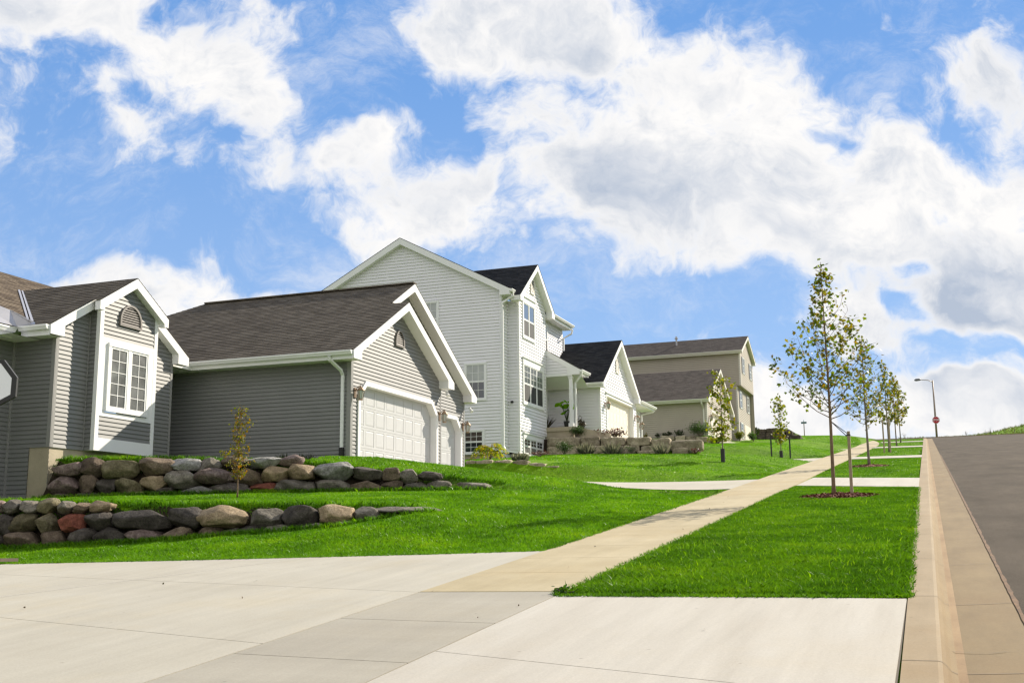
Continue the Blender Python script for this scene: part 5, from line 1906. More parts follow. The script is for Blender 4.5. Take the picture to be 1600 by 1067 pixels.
def rock_mat(name, c1, c2, c3, scale=5.0):
    m = bpy.data.materials.new(name)
    m.use_nodes = True
    nt = m.node_tree
    b = nt.nodes['Principled BSDF']
    b.inputs['Roughness'].default_value = 0.88
    b.inputs['Specular IOR Level'].default_value = 0.25
    tc = nt.nodes.new('ShaderNodeTexCoord')
    oi = nt.nodes.new('ShaderNodeObjectInfo')
    mp = nt.nodes.new('ShaderNodeMapping')
    nt.links.new(tc.outputs['Object'], mp.inputs[0])
    cm = nt.nodes.new('ShaderNodeVectorMath'); cm.operation = 'SCALE'; cm.inputs[0].default_value = (37, 19, 53)
    nt.links.new(oi.outputs['Random'], cm.inputs[3]); nt.links.new(cm.outputs[0], mp.inputs['Location'])
    n = nt.nodes.new('ShaderNodeTexNoise'); n.inputs['Scale'].default_value = scale; n.inputs['Detail'].default_value = 9; n.inputs['Roughness'].default_value = .68; n.inputs['Distortion'].default_value = .5
    nt.links.new(mp.outputs[0], n.inputs['Vector'])
    cr = nt.nodes.new('ShaderNodeValToRGB')
    e = cr.color_ramp.elements
    e[0].position = .30; e[0].color = (*c1, 1)
    e[1].position = .74; e[1].color = (*c3, 1)
    k = e.new(.52); k.color = (*c2, 1)
    nt.links.new(n.outputs[0], cr.inputs[0])
    n2 = nt.nodes.new('ShaderNodeTexNoise'); n2.inputs['Scale'].default_value = 40; n2.inputs['Detail'].default_value = 4; n2.inputs['Roughness'].default_value = .8
    nt.links.new(mp.outputs[0], n2.inputs['Vector'])
    r = nt.nodes.new('ShaderNodeMapRange'); r.inputs[1].default_value = .35; r.inputs[2].default_value = .68; r.inputs[3].default_value = .6; r.inputs[4].default_value = 1.35
    nt.links.new(n2.outputs[0], r.inputs[0])
    mx = nt.nodes.new('ShaderNodeMix'); mx.data_type = 'RGBA'; mx.blend_type = 'MULTIPLY'; mx.inputs[0].default_value = 1
    nt.links.new(cr.outputs[0], mx.inputs[6]); nt.links.new(r.outputs[0], mx.inputs[7])
    hs = nt.nodes.new('ShaderNodeHueSaturation')
    rv = nt.nodes.new('ShaderNodeMapRange'); rv.inputs[3].default_value = .95; rv.inputs[4].default_value = 1.55
    nt.links.new(oi.outputs['Random'], rv.inputs[0]); nt.links.new(rv.outputs[0], hs.inputs['Value'])
    nt.links.new(mx.outputs[2], hs.inputs['Color'])
    nt.links.new(hs.outputs[0], b.inputs['Base Color'])
    bp = nt.nodes.new('ShaderNodeBump'); bp.inputs['Strength'].default_value = 1.0; bp.inputs['Distance'].default_value = .06
    n3 = nt.nodes.new('ShaderNodeTexNoise'); n3.inputs['Scale'].default_value = 13; n3.inputs['Detail'].default_value = 9; n3.inputs['Roughness'].default_value = .7
    nt.links.new(mp.outputs[0], n3.inputs['Vector'])
    nt.links.new(n3.outputs[0], bp.inputs['Height']); nt.links.new(bp.outputs[0], b.inputs['Normal'])
    return m


RC = {'brown': rock_mat('brown_fieldstone', (.060, .045, .032), (.135, .10, .070), (.22, .175, .125)),
      'grey': rock_mat('grey_fieldstone', (.068, .060, .048), (.145, .128, .103), (.265, .24, .20)),
      'pale': rock_mat('pale_granite', (.13, .125, .115), (.26, .25, .235), (.44, .43, .40), 8),
      'dark': rock_mat('dark_basalt', (.034, .029, .024), (.068, .058, .049), (.135, .118, .10)),
      'tan': rock_mat('tan_sandstone', (.16, .12, .07), (.30, .225, .14), (.46, .36, .24)),
      'red': rock_mat('red_sandstone', (.11, .035, .022), (.21, .070, .045), (.31, .13, .09)),
      'pink': rock_mat('pinkish_granite', (.075, .052, .045), (.17, .125, .11), (.30, .24, .21), 7),
      'olive': rock_mat('lichened_fieldstone', (.062, .054, .030), (.135, .115, .065), (.23, .20, .13)),
      'block': rock_mat('quarried_limestone', (.15, .122, .083), (.31, .262, .185), (.48, .42, .31), 3.0),
      'dblock': rock_mat('weathered_block', (.040, .033, .027), (.085, .070, .056), (.15, .125, .10), 3.0)}
KEY = {'pinkish': 'pink', 'brown': 'brown', 'olive': 'olive', 'flat grey': 'pale', 'grey': 'grey', 'purple brown': 'pink', 'dark': 'dark', 'tan': 'tan',
       'pale grey': 'pale', 'red': 'red', 'long dark': 'dark', 'long grey': 'grey', 'orange brown': 'pink'}


def boulder(name, loc, sx, sy, sz, seed, m, box=.72, rough=.14, cuts=3, rz=0.0):
    import bmesh
    bm = bmesh.new()
    bmesh.ops.create_icosphere(bm, subdivisions=4, radius=1.0)
    r = random.Random(seed)
    off = Vector((r.uniform(-50, 50), r.uniform(-50, 50), r.uniform(-50, 50)))
    planes = []
    for _ in range(cuts):
        n = Vector((r.uniform(-1, 1), r.uniform(-1, .2), r.uniform(-.7, 1))).normalized()
        planes.append((n, r.uniform(.60, .90)))
    tilt = r.uniform(-.18, .18)
    for v in bm.verts:
        p = v.co.copy()
        q = Vector([math.copysign(abs(c)**box, c) for c in p])
        q *= .92
        d = MN.noise(p*1.1+off)*rough*2.0+MN.noise(p*2.6+off)*rough*.8+MN.noise(p*6.5+off)*rough*.42+MN.noise(p*15+off)*rough*.14
        q += p*d
        for n, k in planes:
            e = q.dot(n)-k
            if e > 0:
                q -= n*e*.93
        x, z = q.x*cos(tilt)-q.z*sin(tilt)*.7, q.z*cos(tilt)+q.x*sin(tilt)*.7
        v.co = (x*sx*.5, q.y*sy*.5, z*sz*.5)
    me = bpy.data.meshes.new(name)
    bm.to_mesh(me)
    bm.free()
    me.materials.append(m)
    me.polygons.foreach_set('use_smooth', [True]*len(me.polygons))
    o = bpy.data.objects.new(name, me)
    COL.objects.link(o)
    o.location = loc
    o.rotation_euler = (0, 0, rz)
    return o


ORD = 'first second third fourth fifth sixth seventh eighth ninth tenth eleventh twelfth thirteenth fourteenth fifteenth'.split()
cnt = {}
for i, (wl, row, colr, x, y, z, w, h) in enumerate(ROCKS):
    k = cnt.get((wl, row), 0); cnt[(wl, row)] = k+1
    sl = 0.5 if wl == 'upper' else 0.22
    ang = math.atan(np.interp(x+.3, _ax, W2Y if wl == 'upper' else W1Y)-np.interp(x-.3, _ax, W2Y if wl == 'upper' else W1Y))/1.0
    ang = math.atan(math.tan(ang)/.6)
    wide = w*1.10/max(.75, cos(ang))
    o = boulder('boulder', (x, y, z-.01), wide, max(.42, min(.75, w*.9)), h*1.14, 100+i, RC[KEY[colr]], box=.66 if 'flat' in colr or 'long' in colr else .74,
                cuts=5 if colr in ('flat grey', 'pale grey', 'red', 'dark', 'orange brown', 'pinkish') else 7, rz=ang)
    tag(o, '%s boulder, %s from left in the %s row of the %s wall' % (colr, ORD[k], row, wl), 'boulder', 'boulders of the %s garden wall' % wl)


def block(name, loc, sx, sy, sz, seed, m, rz=0.0):
    """rough split stone block with worn edges"""
    import bmesh
    bm = bmesh.new()
    bmesh.ops.create_cube(bm, size=2.0)
    bmesh.ops.subdivide_edges(bm, edges=bm.edges[:], cuts=9, use_grid_fill=True)
    r = random.Random(seed)
    off = Vector((r.uniform(-50, 50), r.uniform(-50, 50), r.uniform(-50, 50)))
    for v in bm.verts:
        p = v.co
        L = (abs(p.x)**9+abs(p.y)**9+abs(p.z)**9)**(1/9)
        q = p/L
        s_ = Vector((q.x*sx*.5, q.y*sy*.5, q.z*sz*.5))
        d = MN.noise(s_*2.2+off)*.055+MN.noise(s_*6+off)*.03+MN.noise(s_*14+off)*.012
        v.co = s_+p.normalized()*d
    me = bpy.data.meshes.new(name)
    bm.to_mesh(me); bm.free()
    me.materials.append(m)
    me.polygons.foreach_set('use_smooth', [True]*len(me.polygons))
    o = bpy.data.objects.new(name, me); COL.objects.link(o)
    o.location = loc; o.rotation_euler = (0, r.uniform(-.03, .03), rz+r.uniform(-.05, .05))
    return o


WH = {'stone wall': ('tan stone block', 'the wall below the porch', 'blocks of the stone wall by the porch'),
      'edging': ('flat edging stone', 'the bed by the white house', 'edging stones of the planting bed'),
      'blocks': ('small tan stone block', 'the low bed by the tan house', 'blocks of the low bed wall'),
      'dark wall': ('dark stone block', 'the wall by the tan house', 'blocks of the dark wall')}
cnt = {}
for i, (wl, row, x, y, z, w, h) in enumerate(BLOCKS):
    k = cnt.get((wl, row), 0); cnt[(wl, row)] = k+1
    kind, where, grp = WH[wl]
    dep = {'stone wall': .6, 'edging': .4, 'blocks': .4, 'dark wall': .7}[wl]
    yo = {'top': .06, 'middle': 0, 'bottom': -.05}.get(row, 0)
    o = block('stone_block', (x, y+dep/2-.1+yo, z-.02), w*.985, dep, h*1.05+(.12 if row == 'bottom' else 0), 300+i, RC['dblock' if wl == 'dark wall' else 'block'])
    rw = '' if row == 'row' else ' in %s course' % row
    tag(o, '%s, %s from left%s of %s' % (kind, ORD[k], rw, where), 'stone block', grp)

# ------------------------------------------------------------------ trees and plants
RNG = np.random.default_rng(5)


def star_leaf(lobes=5):
    """flat maple-like leaf outline, stem at the origin, 10 points, unit length along +y"""
    a = [(0, 0), (.22, .12), (.50, .10), (.36, .34), (.55, .58), (.22, .60), (0, 1.0), (-.22, .60), (-.55, .58), (-.36, .34), (-.50, .10), (-.22, .12)]
    return np.array([(x, y, 0.06*abs(x)) for x, y in a])


def oval_leaf(w=.32):
    a = [(0, 0), (w*.7, .28), (w, .55), (w*.5, .85), (0, 1), (-w*.5, .85), (-w, .55), (-w*.7, .28)]
    return np.array([(x, y, .1*abs(x)) for x, y in a])


def tri_leaf(w=.3):
    return np.array([(-w*.5, 0, 0), (w*.5, 0, 0), (w*.4, .5, .03), (0, 1, 0), (-w*.4, .5, .03)])


def scatter_leaves(name, pos, size, shape, m, parent=None, droop=0.3, rng=None, updir=None):
    """one mesh of many leaves: pos (n,3), size (n,)"""
    rng = rng or RNG
    n = len(pos)
    k = len(shape)
    az = rng.uniform(0, 2*pi, n)
    el = rng.normal(-droop, .55, n)
    d = np.stack([np.cos(az)*np.cos(el), np.sin(az)*np.cos(el), np.sin(el)], 1)      # leaf axis
    if updir is not None:
        d = updir
    s = np.cross(d, np.array([0, 0, 1.0])); s /= np.linalg.norm(s, axis=1, keepdims=True)+1e-6
    nrm = np.cross(s, d)
    roll = rng.normal(0, .9, n)
    s2 = s*np.cos(roll)[:, None]+nrm*np.sin(roll)[:, None]
    n2 = np.cross(s2, d)
    V = pos[:, None, :]+size[:, None, None]*(shape[None, :, 0:1]*s2[:, None, :]+shape[None, :, 1:2]*d[:, None, :]+shape[None, :, 2:3]*n2[:, None, :])
    F = np.arange(n*k).reshape(n, k)
    return np_mesh(name, V.reshape(-1, 3), F, m, parent)


M['bark'] = mat('young_tree_bark', (.12, .095, .075), .85, color2=(.25, .205, .165), vscale=20, bump=.4, bscale=60)
M['bark_warm'] = mat('reddish_bark', (.14, .085, .05), .85, color2=(.24, .16, .10), vscale=14, bump=.3, bscale=50)
M['maple'] = leaf_mat('maple_leaves', [(.045, .080, .008), (.075, .12, .010), (.115, .16, .014), (.17, .165, .018), (.20, .14, .02), (.08, .125, .012)], .42)
M['maple_pale'] = leaf_mat('pale_maple_leaves', [(.07, .10, .012), (.11, .14, .016), (.16, .17, .022), (.20, .15, .025), (.09, .12, .014)], .45)
M['yellowgreen'] = leaf_mat('yellow_green_leaves', [(.09, .14, .010), (.14, .19, .015), (.21, .21, .02), (.08, .12, .010), (.22, .15, .02)], .45)
M['autumn'] = leaf_mat('autumn_leaves', [(.13, .15, .012), (.20, .17, .015), (.27, .13, .012), (.08, .12, .010), (.19, .19, .015)], .40)
M['shrub'] = leaf_mat('green_shrub_leaves', [(.025, .065, .008), (.045, .11, .012), (.075, .15, .016), (.035, .085, .010)], .3)
M['shrub_dark'] = leaf_mat('dark_shrub_leaves', [(.015, .030, .008), (.03, .05, .012), (.05, .065, .018)], .2)
M['sumac'] = leaf_mat('sumac_leaves', [(.15, .24, .012), (.24, .30, .02), (.34, .30, .02), (.13, .20, .012), (.38, .22, .02)], .45)
M['redleaf'] = leaf_mat('dark_red_leaves', [(.07, .018, .014), (.12, .04, .03), (.24, .20, .17), (.05, .03, .02), (.10, .05, .035)], .25)
M['silver'] = leaf_mat('grey_green_grass_leaves', [(.10, .115, .07), (.17, .18, .12), (.24, .23, .16), (.08, .10, .05)], .3)
M['conifer'] = leaf_mat('conifer_needles', [(.02, .055, .010), (.035, .085, .014), (.06, .12, .018)], .2)
M['bigleaf'] = leaf_mat('bright_big_leaves', [(.12, .30, .01), (.20, .42, .02), (.05, .14, .01)], .5)
M['dry'] = leaf_mat('dry_leaves', [(.07, .055, .035), (.12, .095, .06), (.06, .06, .03)], .2)
M['wood'] = mat('weathered_stake_wood', (.26, .20, .13), .85, color2=(.40, .32, .22), vscale=18)
M['mulch'] = mat('bark_mulch', (.10, .030, .015), .95, color2=(.22, .08, .040), vscale=30, bump=.8, bscale=60)
M['strap'] = mat('tree_strap', (.03, .03, .03), .7)


def tree(name, base, height, clear, prof, seed, nlimb, nleaf, leaf, mleaf, mbark, label, group, r0=.06, shape=None, lean=(0, 0), low=0.0, cl=.13):
    """young street tree: straight stem, thin rising limbs, airy crown"""
    rd = random.Random(seed)
    rng = np.random.default_rng(seed)
    t = empty(name, base, label, 'tree', group)
    B = Vector(base)
    mb = MB()
    K = 16
    stem = []
    ph = rd.uniform(0, 6)
    for i in range(K+1):
        f = i/K
        stem.append(B+Vector((lean[0]*f*height+.03*sin(4*f+ph)*f, lean[1]*f*height+.03*cos(5*f+ph)*f, f*height*.985)))
    rad = [max(.006, r0*(1-.88*(i/K)**.8)) for i in range(K+1)]
    rad[0] = r0*1.25
    mb.tube(stem, rad, 8)

    def at(h):
        f = min(.999, h/(height*.985))*K
        i = int(f)
        return stem[i].lerp(stem[i+1], f-i), rad[i]
    pts, wts = [], []
    az = rd.uniform(0, 6.28)
    for k in range(nlimb):
        f = ((k+.5)/nlimb)**1.25
        h = clear+(height*.95-clear)*f**1.05
        az += 2.39996+rd.uniform(-.4, .4)
        reach = np.interp(h/height, *prof)*rd.uniform(.70, 1.15)
        rise = reach*rd.uniform(.45, 1.05)+.06
        p0, r_ = at(h)
        d = Vector((cos(az), sin(az), 0))
        L = [p0]
        for q in (.25, .5, .75, 1.0):
            L.append(p0+d*reach*q+Vector((rd.uniform(-.05, .05), rd.uniform(-.05, .05), rise*(q**1.35)+rd.uniform(-.03, .03))))
        rr = max(.005, r_*.42)
        mb.tube(L, [rr, rr*.75, rr*.55, rr*.4, .003], 5)
        for q in (.26, .40, .52, .64, .76, .88, 1.0):
            i = min(3, int(q*4)); c = L[i].lerp(L[min(4, i+1)], q*4-i)
            tw = Vector((rd.uniform(-1, 1), rd.uniform(-1, 1), rd.uniform(-.2, .9))).normalized()*rd.uniform(.10, .30)*min(1.0, reach+.25)
            e = c+tw
            mb.tube([c, c.lerp(e, .5)+Vector((0, 0, .01)), e], [.004, .003, .002], 4, cap=False)
            for b, w in ((e, 1.0), (c.lerp(e, .55), .6), (c, .35)):
                pts.append(b); wts.append(w*(.35+reach))
    # leader
    for f in (.80, .86, .91, .95, .985):
        p0, r_ = at(height*f)
        pts.append(p0); wts.append(.35)
    tr = mb.build('trunk', mbark, t, smooth=True)
    pts = np.array([tuple(p) for p in pts]); wts = np.array(wts); wts /= wts.sum()
    # clumps: some twigs carry many leaves, some few
    wts = wts*rng.gamma(1.1, 1, len(wts)); wts /= wts.sum()
    ii = rng.choice(len(pts), nleaf, p=wts)
    pos = pts[ii]+rng.normal(0, cl*.5, (nleaf, 3))
    sz = leaf*rng.uniform(.6, 1.25, nleaf)
    scatter_leaves('crown', pos, sz, star_leaf() if shape is None else shape, mleaf, t, .35, rng)
    return t


PROF = ([.30, .36, .45, .55, .66, .78, .90, 1.0], [.78, 1.16, 1.06, .84, .56, .30, .15, .07])
tb1 = (-2.12, 25.93, 1.03)
tree('street_tree', tb1, 5.42, 1.75, PROF, 21, 46, 1250, .092, M['maple'], M['bark_warm'], 'tallest nearest young maple in the first mulch ring of the tree lawn', 'young maples along the kerb', .047, lean=(.008, 0))
PROF2 = ([.28, .36, .46, .58, .70, .82, .92, 1.0], [.5, .82, .86, .70, .48, .30, .18, .08])
tree('street_tree', (-2.36, 45.6, Tf(-2.36, 45.6)), 5.15, 1.55, PROF2, 33, 34, 820, .11, M['maple_pale'], M['bark'], 'second young maple up the hill, between two concrete crossings', 'young maples along the kerb', .055)
tree('street_tree', (-2.42, 69.2, Tf(-2.42, 69.2)), 5.3, 1.5, PROF2, 35, 26, 620, .15, M['maple'], M['bark'], 'third young maple up the hill beside a pair of stakes', 'young maples along the kerb', .055)
tree('street_tree', (-2.52, 87.2, Tf(-2.52, 87.2)), 5.5, 1.5, PROF2, 38, 24, 460, .18, M['maple_pale'], M['bark'], 'fourth young maple up the hill along the kerb', 'young maples along the kerb', .055)
tree('street_tree', (-2.65, 104.0, Tf(-2.65, 104.0)), 5.6, 1.5, PROF2, 44, 24, 380, .20, M['maple_pale'], M['bark'], 'farthest young maple, nearest the crest of the hill', 'young maples along the kerb', .055)
# saplings on the lawns
PS1 = ([.15, .25, .35, .5, .65, .8, 1.0], [.45, .65, .30, .34, .50, .36, .12])
s1 = tree('lawn_sapling', (-7.68, 44.2, Tf(-7.68, 44.2)+.02), 3.45, .75, PS1, 52, 24, 620, .12, M['yellowgreen'], M['bark'], 'yellow green sapling with black trunk guard in front of the stone wall', 'saplings on the far lawns', .035)
gd = MB(); gd.tube([(-7.68, 44.2, Tf(-7.68, 44.2)), (-7.68, 44.2, Tf(-7.68, 44.2)+.52)], .085, 10); gd.build('trunk_guard', M['black_plastic'], s1)
PS2 = ([.15, .3, .45, .6, .8, 1.0], [.35, .5, .42, .38, .28, .10])
s2 = tree('lawn_sapling', (-7.60, 61.5, Tf(-7.60, 61.5)+.02), 3.2, .6, PS2, 57, 20, 420, .14, M['yellowgreen'], M['bark'], 'small thin sapling between two dark stakes on the far lawn', 'saplings on the far lawns', .03)
gd = MB(); gd.tube([(-7.60, 61.5, Tf(-7.6, 61.5)), (-7.60, 61.5, Tf(-7.6, 61.5)+.36)], .09, 10); gd.build('trunk_guard', M['black_plastic'], s2)
PS3 = ([.18, .26, .33, .45, .6, .78, .9, 1.0], [.10, .22, .30, .12, .14, .17, .09, .03])
tree('lawn_sapling', (-13.22, 19.72, Tf(-13.22, 19.72)+.02), 1.82, .36, PS3, 61, 24, 850, .050, M['autumn'], M['bark_warm'], 'tiny orange and olive sapling between the two boulder walls', None, .016, shape=oval_leaf(.34), cl=.08)


def stake(x, y, h, r, label, tie=None, m='wood', group=None, square=True):
    z = Tf(x, y)
    t = empty('tree_stake', (x, y, z), label, 'stake', group)
    mb = MB()
    if square:
        mb.prism([(x-r, y-r, z-.1), (x+r, y-r, z-.1), (x+r, y+r, z-.1), (x-r, y+r, z-.1)], (.01, .005, h+.1))
    else:
        mb.tube([(x, y, z-.1), (x, y, z+h)], r, 6)
    mb.build('post', M[m], t)
    if tie:
        w = MB()
        w.tube([(x, y, z+h-.06), tie], .009, 5)
        w.tube([(x, y, z+h-.14), tie], .009, 5)
        w.tube([(x-r*1.3, y-r*1.3, z+h-.08), (x+r*1.3, y-r*1.3, z+h-.08), (x+r*1.3, y+r*1.3, z+h-.08)], .012, 5)
        w.build('strap', M['strap'], t)
    return t


stake(-1.76, 26.2, 1.42, .032, 'weathered wooden stake strapped to the nearest maple', (-2.10, 25.93, 1.03+1.72))
stake(-2.62, 67.2, 1.9, .04, 'left one of two wooden stakes by the third maple', group='stakes by the third maple')
stake(-2.28, 67.0, 1.9, .04, 'right one of two wooden stakes by the third maple', group='stakes by the third maple')
stake(-8.05, 61.1, 1.15, .04, 'left dark stake beside the thin far sapling', m='black_plastic', group='dark sapling stakes', square=False)
stake(-7.12, 61.4, 1.15, .04, 'right dark stake beside the thin far sapling', m='black_plastic', group='dark sapling stakes', square=False)


def mulch(x, y, r, label, n):
    rng = np.random.default_rng(int(abs(x*100+y*10)))
    z = Tf(x, y)
    V, F = [], []
    mb = MB()
    K = 28
    ring = [(x+r*cos(2*pi*i/K)*(1+.12*sin(3*i)+.08*sin(7*i)), y+r*sin(2*pi*i/K)*(1+.1*cos(5*i)), 0) for i in range(K)]
    for i in range(K):
        a, b = ring[i], ring[(i+1) % K]
        mb.poly([(x, y, z+.075), (a[0], a[1], Tf(a[0], a[1])+.012), (b[0], b[1], Tf(b[0], b[1])+.012)])
    for _ in range(n):
        q = rng.uniform(0, 1)**.5*r*1.08; w = rng.uniform(0, 6.28)
        px, py = x+q*cos(w), y+q*sin(w)
        pz = Tf(px, py)+.012+.065*max(0, 1-q/r)+rng.uniform(0, .02)
        a = rng.uniform(0, 6.28); l = rng.uniform(.02, .055); ww = rng.uniform(.008, .018)
        dx, dy = cos(a)*l, sin(a)*l
        tz = rng.uniform(-.02, .03)
        mb.poly([(px-dx-dy*ww/l, py-dy+dx*ww/l, pz-tz), (px+dx-dy*ww/l, py+dy+dx*ww/l, pz+tz), (px+dx+dy*ww/l, py+dy-dx*ww/l, pz+tz+.006), (px-dx+dy*ww/l, py-dy-dx*ww/l, pz-tz+.006)])
    o = mb.build('mulch', M['mulch'])
    tag(o, label, 'mulch', kind='stuff')


mulch(-2.02, 25.95, .78, 'reddish bark mulch around the nearest maple', 900)
mulch(-2.36, 45.6, .70, 'bark mulch around the second maple', 300)


def shrub(name, base, w, h, n, leaf, m, label, shape=None, stems=7, seed=1, group=None, mode='mound', stemmat='bark', cat='shrub'):
    """small planted shrub: thin stems and leaves spread through an uneven volume"""
    rng = np.random.default_rng(seed)
    t = empty(name, base, label, cat, group)
    B = np.array(base)
    mb = MB()
    tips = []
    for k in range(stems):
        a = rng.uniform(0, 6.28); q = rng.uniform(.2, 1)**.7
        tip = Vector(base)+Vector((cos(a)*w*.46*q, sin(a)*w*.46*q, h*(1.0-.35*q*q)*rng.uniform(.7, 1.0)))
        mid = Vector(base).lerp(tip, .55)+Vector((0, 0, h*.1))
        mb.tube([base, mid, tip], [.012, .008, .003], 4, cap=False)
        tips.append((mid, tip))
    mb.build('stems', M[stemmat], t)
    shape = oval_leaf() if shape is None else shape
    if mode == 'grass':
        a = rng.uniform(0, 6.28, n); q = rng.uniform(0, 1, n)**.6
        pos = B+np.stack([np.cos(a)*w*.22*q, np.sin(a)*w*.22*q, np.full(n, 0.0)], 1)
        d = np.stack([np.cos(a)*q*.75, np.sin(a)*q*.75, np.full(n, 1.0)], 1)+rng.normal(0, .22, (n, 3))
        d /= np.linalg.norm(d, axis=1, keepdims=True)
        scatter_leaves('foliage', pos, h*rng.uniform(.5, 1.1, n), shape, M[m], t, 0, rng, d)
        return t
    k = rng.integers(0, stems, n)
    mids = np.array([tuple(a) for a, b in tips])[k]; tp = np.array([tuple(b) for a, b in tips])[k]
    f = rng.uniform(-.5, 1.08, n)[:, None]
    pos = mids+(tp-mids)*f+rng.normal(0, 1, (n, 3))*np.array([w*.10, w*.10, h*.09])
    pos[:, 2] = np.maximum(pos[:, 2], B[2]+.02)
    scatter_leaves('foliage', pos, leaf*rng.uniform(.6, 1.3, n), shape, M[m], t, .1, rng)
    return t


def sumac(base, w, h, label):
    """sumac with arching feathered leaves"""
    rng = np.random.default_rng(9)
    t = empty('sumac_shrub', base, label, 'shrub')
    mb = MB()
    pos, dr_, sz = [], [], []
    for k in range(30):
        a = rng.uniform(0, 6.28)
        hh = h*rng.uniform(.25, .75)
        o = Vector(base)+Vector((rng.uniform(-.16, .16)*w, rng.uniform(-.16, .16)*w, hh))
        L = rng.uniform(.38, .60)*w
        d = Vector((cos(a), sin(a), 0))
        P_ = [o+d*L*q+Vector((0, 0, L*(.75*q-1.05*q*q))) for q in (0, .25, .5, .75, 1)]
        if k < 8:
            mb.tube([base, (Vector(base)+o)/2+Vector((0, 0, .03)), o], [.018, .013, .008], 5)
        mb.tube(P_, [.005, .004, .004, .003, .002], 4)
        for q in np.linspace(.12, 1, 11):
            i = min(3, int(q*4)); c = P_[i].lerp(P_[i+1], q*4-i)
            tn = (P_[i+1]-P_[i]).normalized()
            for sd in (1, -1):
                s_ = Vector((-d.y, d.x, 0))*sd
                v = (s_*.9+tn*.45+Vector((0, 0, -.25))).normalized()
                pos.append(tuple(c)); dr_.append(tuple(v)); sz.append(.15*(1-.55*abs(q-.45)))
    mb.build('stems', M['bark_warm'], t)
    scatter_leaves('foliage', np.array(pos), np.array(sz), oval_leaf(.20), M['sumac'], t, 0, rng, np.array(dr_))


sumac((-15.01, 38.1, 3.12), 1.25, .85, 'bright yellow green sumac shrub in the bed by the tall white house')
shrub('low_shrub', (-13.96, 38.5, 3.08), .70, .42, 260, .09, 'silver', 'grey green spiky clump right of the sumac', tri_leaf(.22), 5, 3, mode='grass')
shrub('flower_bed', (-14.76, 43.0, Tf(-14.76, 43.0)), .80, .26, 260, .06, 'redleaf', 'low dark red flowers under the basement window', None, 9, 4)
shrub('conifer_shrub', (-14.68, 46.0, 3.95), .85, .66, 900, .10, 'conifer', 'dark green bushy shrub at the left end of the stone wall', tri_leaf(.16), 11, 5)
shrub('conifer_shrub', (-14.55, 47.45, 4.80), .85, .58, 800, .10, 'conifer', 'feathery green shrub on top of the stone wall by the porch', tri_leaf(.16), 11, 6)
shrub('red_shrub', (-13.11, 48.0, 4.72), 1.25, .56, 520, .09, 'redleaf', 'dark red leaved shrub in front of the white garage', None, 12, 7)
shrub('red_shrub', (-14.05, 48.0, 4.85), .5, .36, 130, .08, 'redleaf', 'small dark red plant beside the porch step', None, 6, 8)
shrub('low_shrub', (-12.3, 47.9, 4.5), .9, .22, 360, .07, 'shrub', 'low green ground plant beside the dark red shrub', None, 9, 18)
shrub('grass_clump', (-13.79, 46.25, 3.92), .95, .62, 260, .5, 'silver', 'pale grassy clump left in front of the stone wall', tri_leaf(.06), 3, 9, mode='grass', group='grassy clumps by the stone wall')
shrub('grass_clump', (-12.63, 46.25, 3.88), 1.0, .62, 260, .5, 'silver', 'pale grassy clump in the middle before the stone wall', tri_leaf(.06), 3, 10, mode='grass', group='grassy clumps by the stone wall')
shrub('grass_clump', (-10.56, 46.25, 3.80), .75, .62, 200, .5, 'silver', 'pale grassy clump at the right end of the stone wall', tri_leaf(.06), 3, 11, mode='grass', group='grassy clumps by the stone wall')
shrub('low_shrub', (-11.88, 46.3, 3.86), .6, .42, 330, .07, 'conifer', 'small dark green plant between the grassy clumps', tri_leaf(.18), 6, 12)
shrub('red_shrub', (-9.17, 46.3, Tf(-9.17, 46.3)), .8, .24, 200, .07, 'redleaf', 'low rusty plant where the stone wall ends', None, 8, 13)
shrub('flower_clump', (-17.54, 72.5, 7.0), .34, .5, 130, .08, 'autumn', 'small orange flowers against the tan garage wall', None, 5, 14)
shrub('low_shrub', (-16.47, 74.05, 7.25), .7, .46, 260, .09, 'shrub_dark', 'left small dark shrub against the tan garage wall', None, 8, 15)
shrub('low_shrub', (-15.7, 74.05, 7.25), .7, .55, 220, .10, 'shrub_dark', 'right small dark shrub against the tan garage wall', None, 8, 16)
shrub('round_shrub', (-17.15, 74.05, 7.25), .36, .36, 200, .07, 'shrub_dark', 'tiny round dark shrub against the tan garage wall', None, 8, 17)
shrub('tall_shrub', (-14.26, 73.9, 7.15), 1.7, 1.15, 1500, .12, 'shrub', 'large bushy green shrub at the corner of the tan garage', tri_leaf(.22), 18, 19)
shrub('low_shrub', (-12.9, 73.0, Tf(-12.9, 73)), 1.6, .5, 700, .10, 'yellowgreen', 'yellow green shrub before the tan garage door', None, 12, 20)
shrub('round_shrub', (-13.4, 84.6, Tf(-13.4, 84.6)), .85, .80, 520, .10, 'yellowgreen', 'yellowish round shrub between tan garage and tan house', None, 12, 21)
shrub('round_shrub', (-12.5, 85.3, Tf(-12.5, 85.3)), .95, .75, 520, .10, 'shrub', 'green round shrub below the tan house windows', None, 12, 22)
shrub('round_shrub', (-13.6, 93.6, Tf(-13.6, 93.6)), 1.0, 1.1, 520, .13, 'shrub_dark', 'dark olive shrub at the left end of the dark wall', None, 14, 23)
shrub('low_shrub', (-12.6, 58.0, Tf(-12.6, 58.0)), 1.4, .35, 360, .10, 'shrub', 'low mixed greenery beyond the white garage', None, 12, 24)
for i, (x, w_, n_) in enumerate(((-15.68, .50, 60), (-15.25, .4, 40), (-14.95, .36, 50))):
    shrub('weed_tuft', (x, 25.45, Tf(x, 25.45)), w_, .28, n_, .2, 'shrub_dark', ('left', 'middle', 'right')[i]+' dark weed tuft growing along the grey garage wall', tri_leaf(.10), 3, 30+i, 'weeds by the grey garage wall', mode='grass', cat='weed')
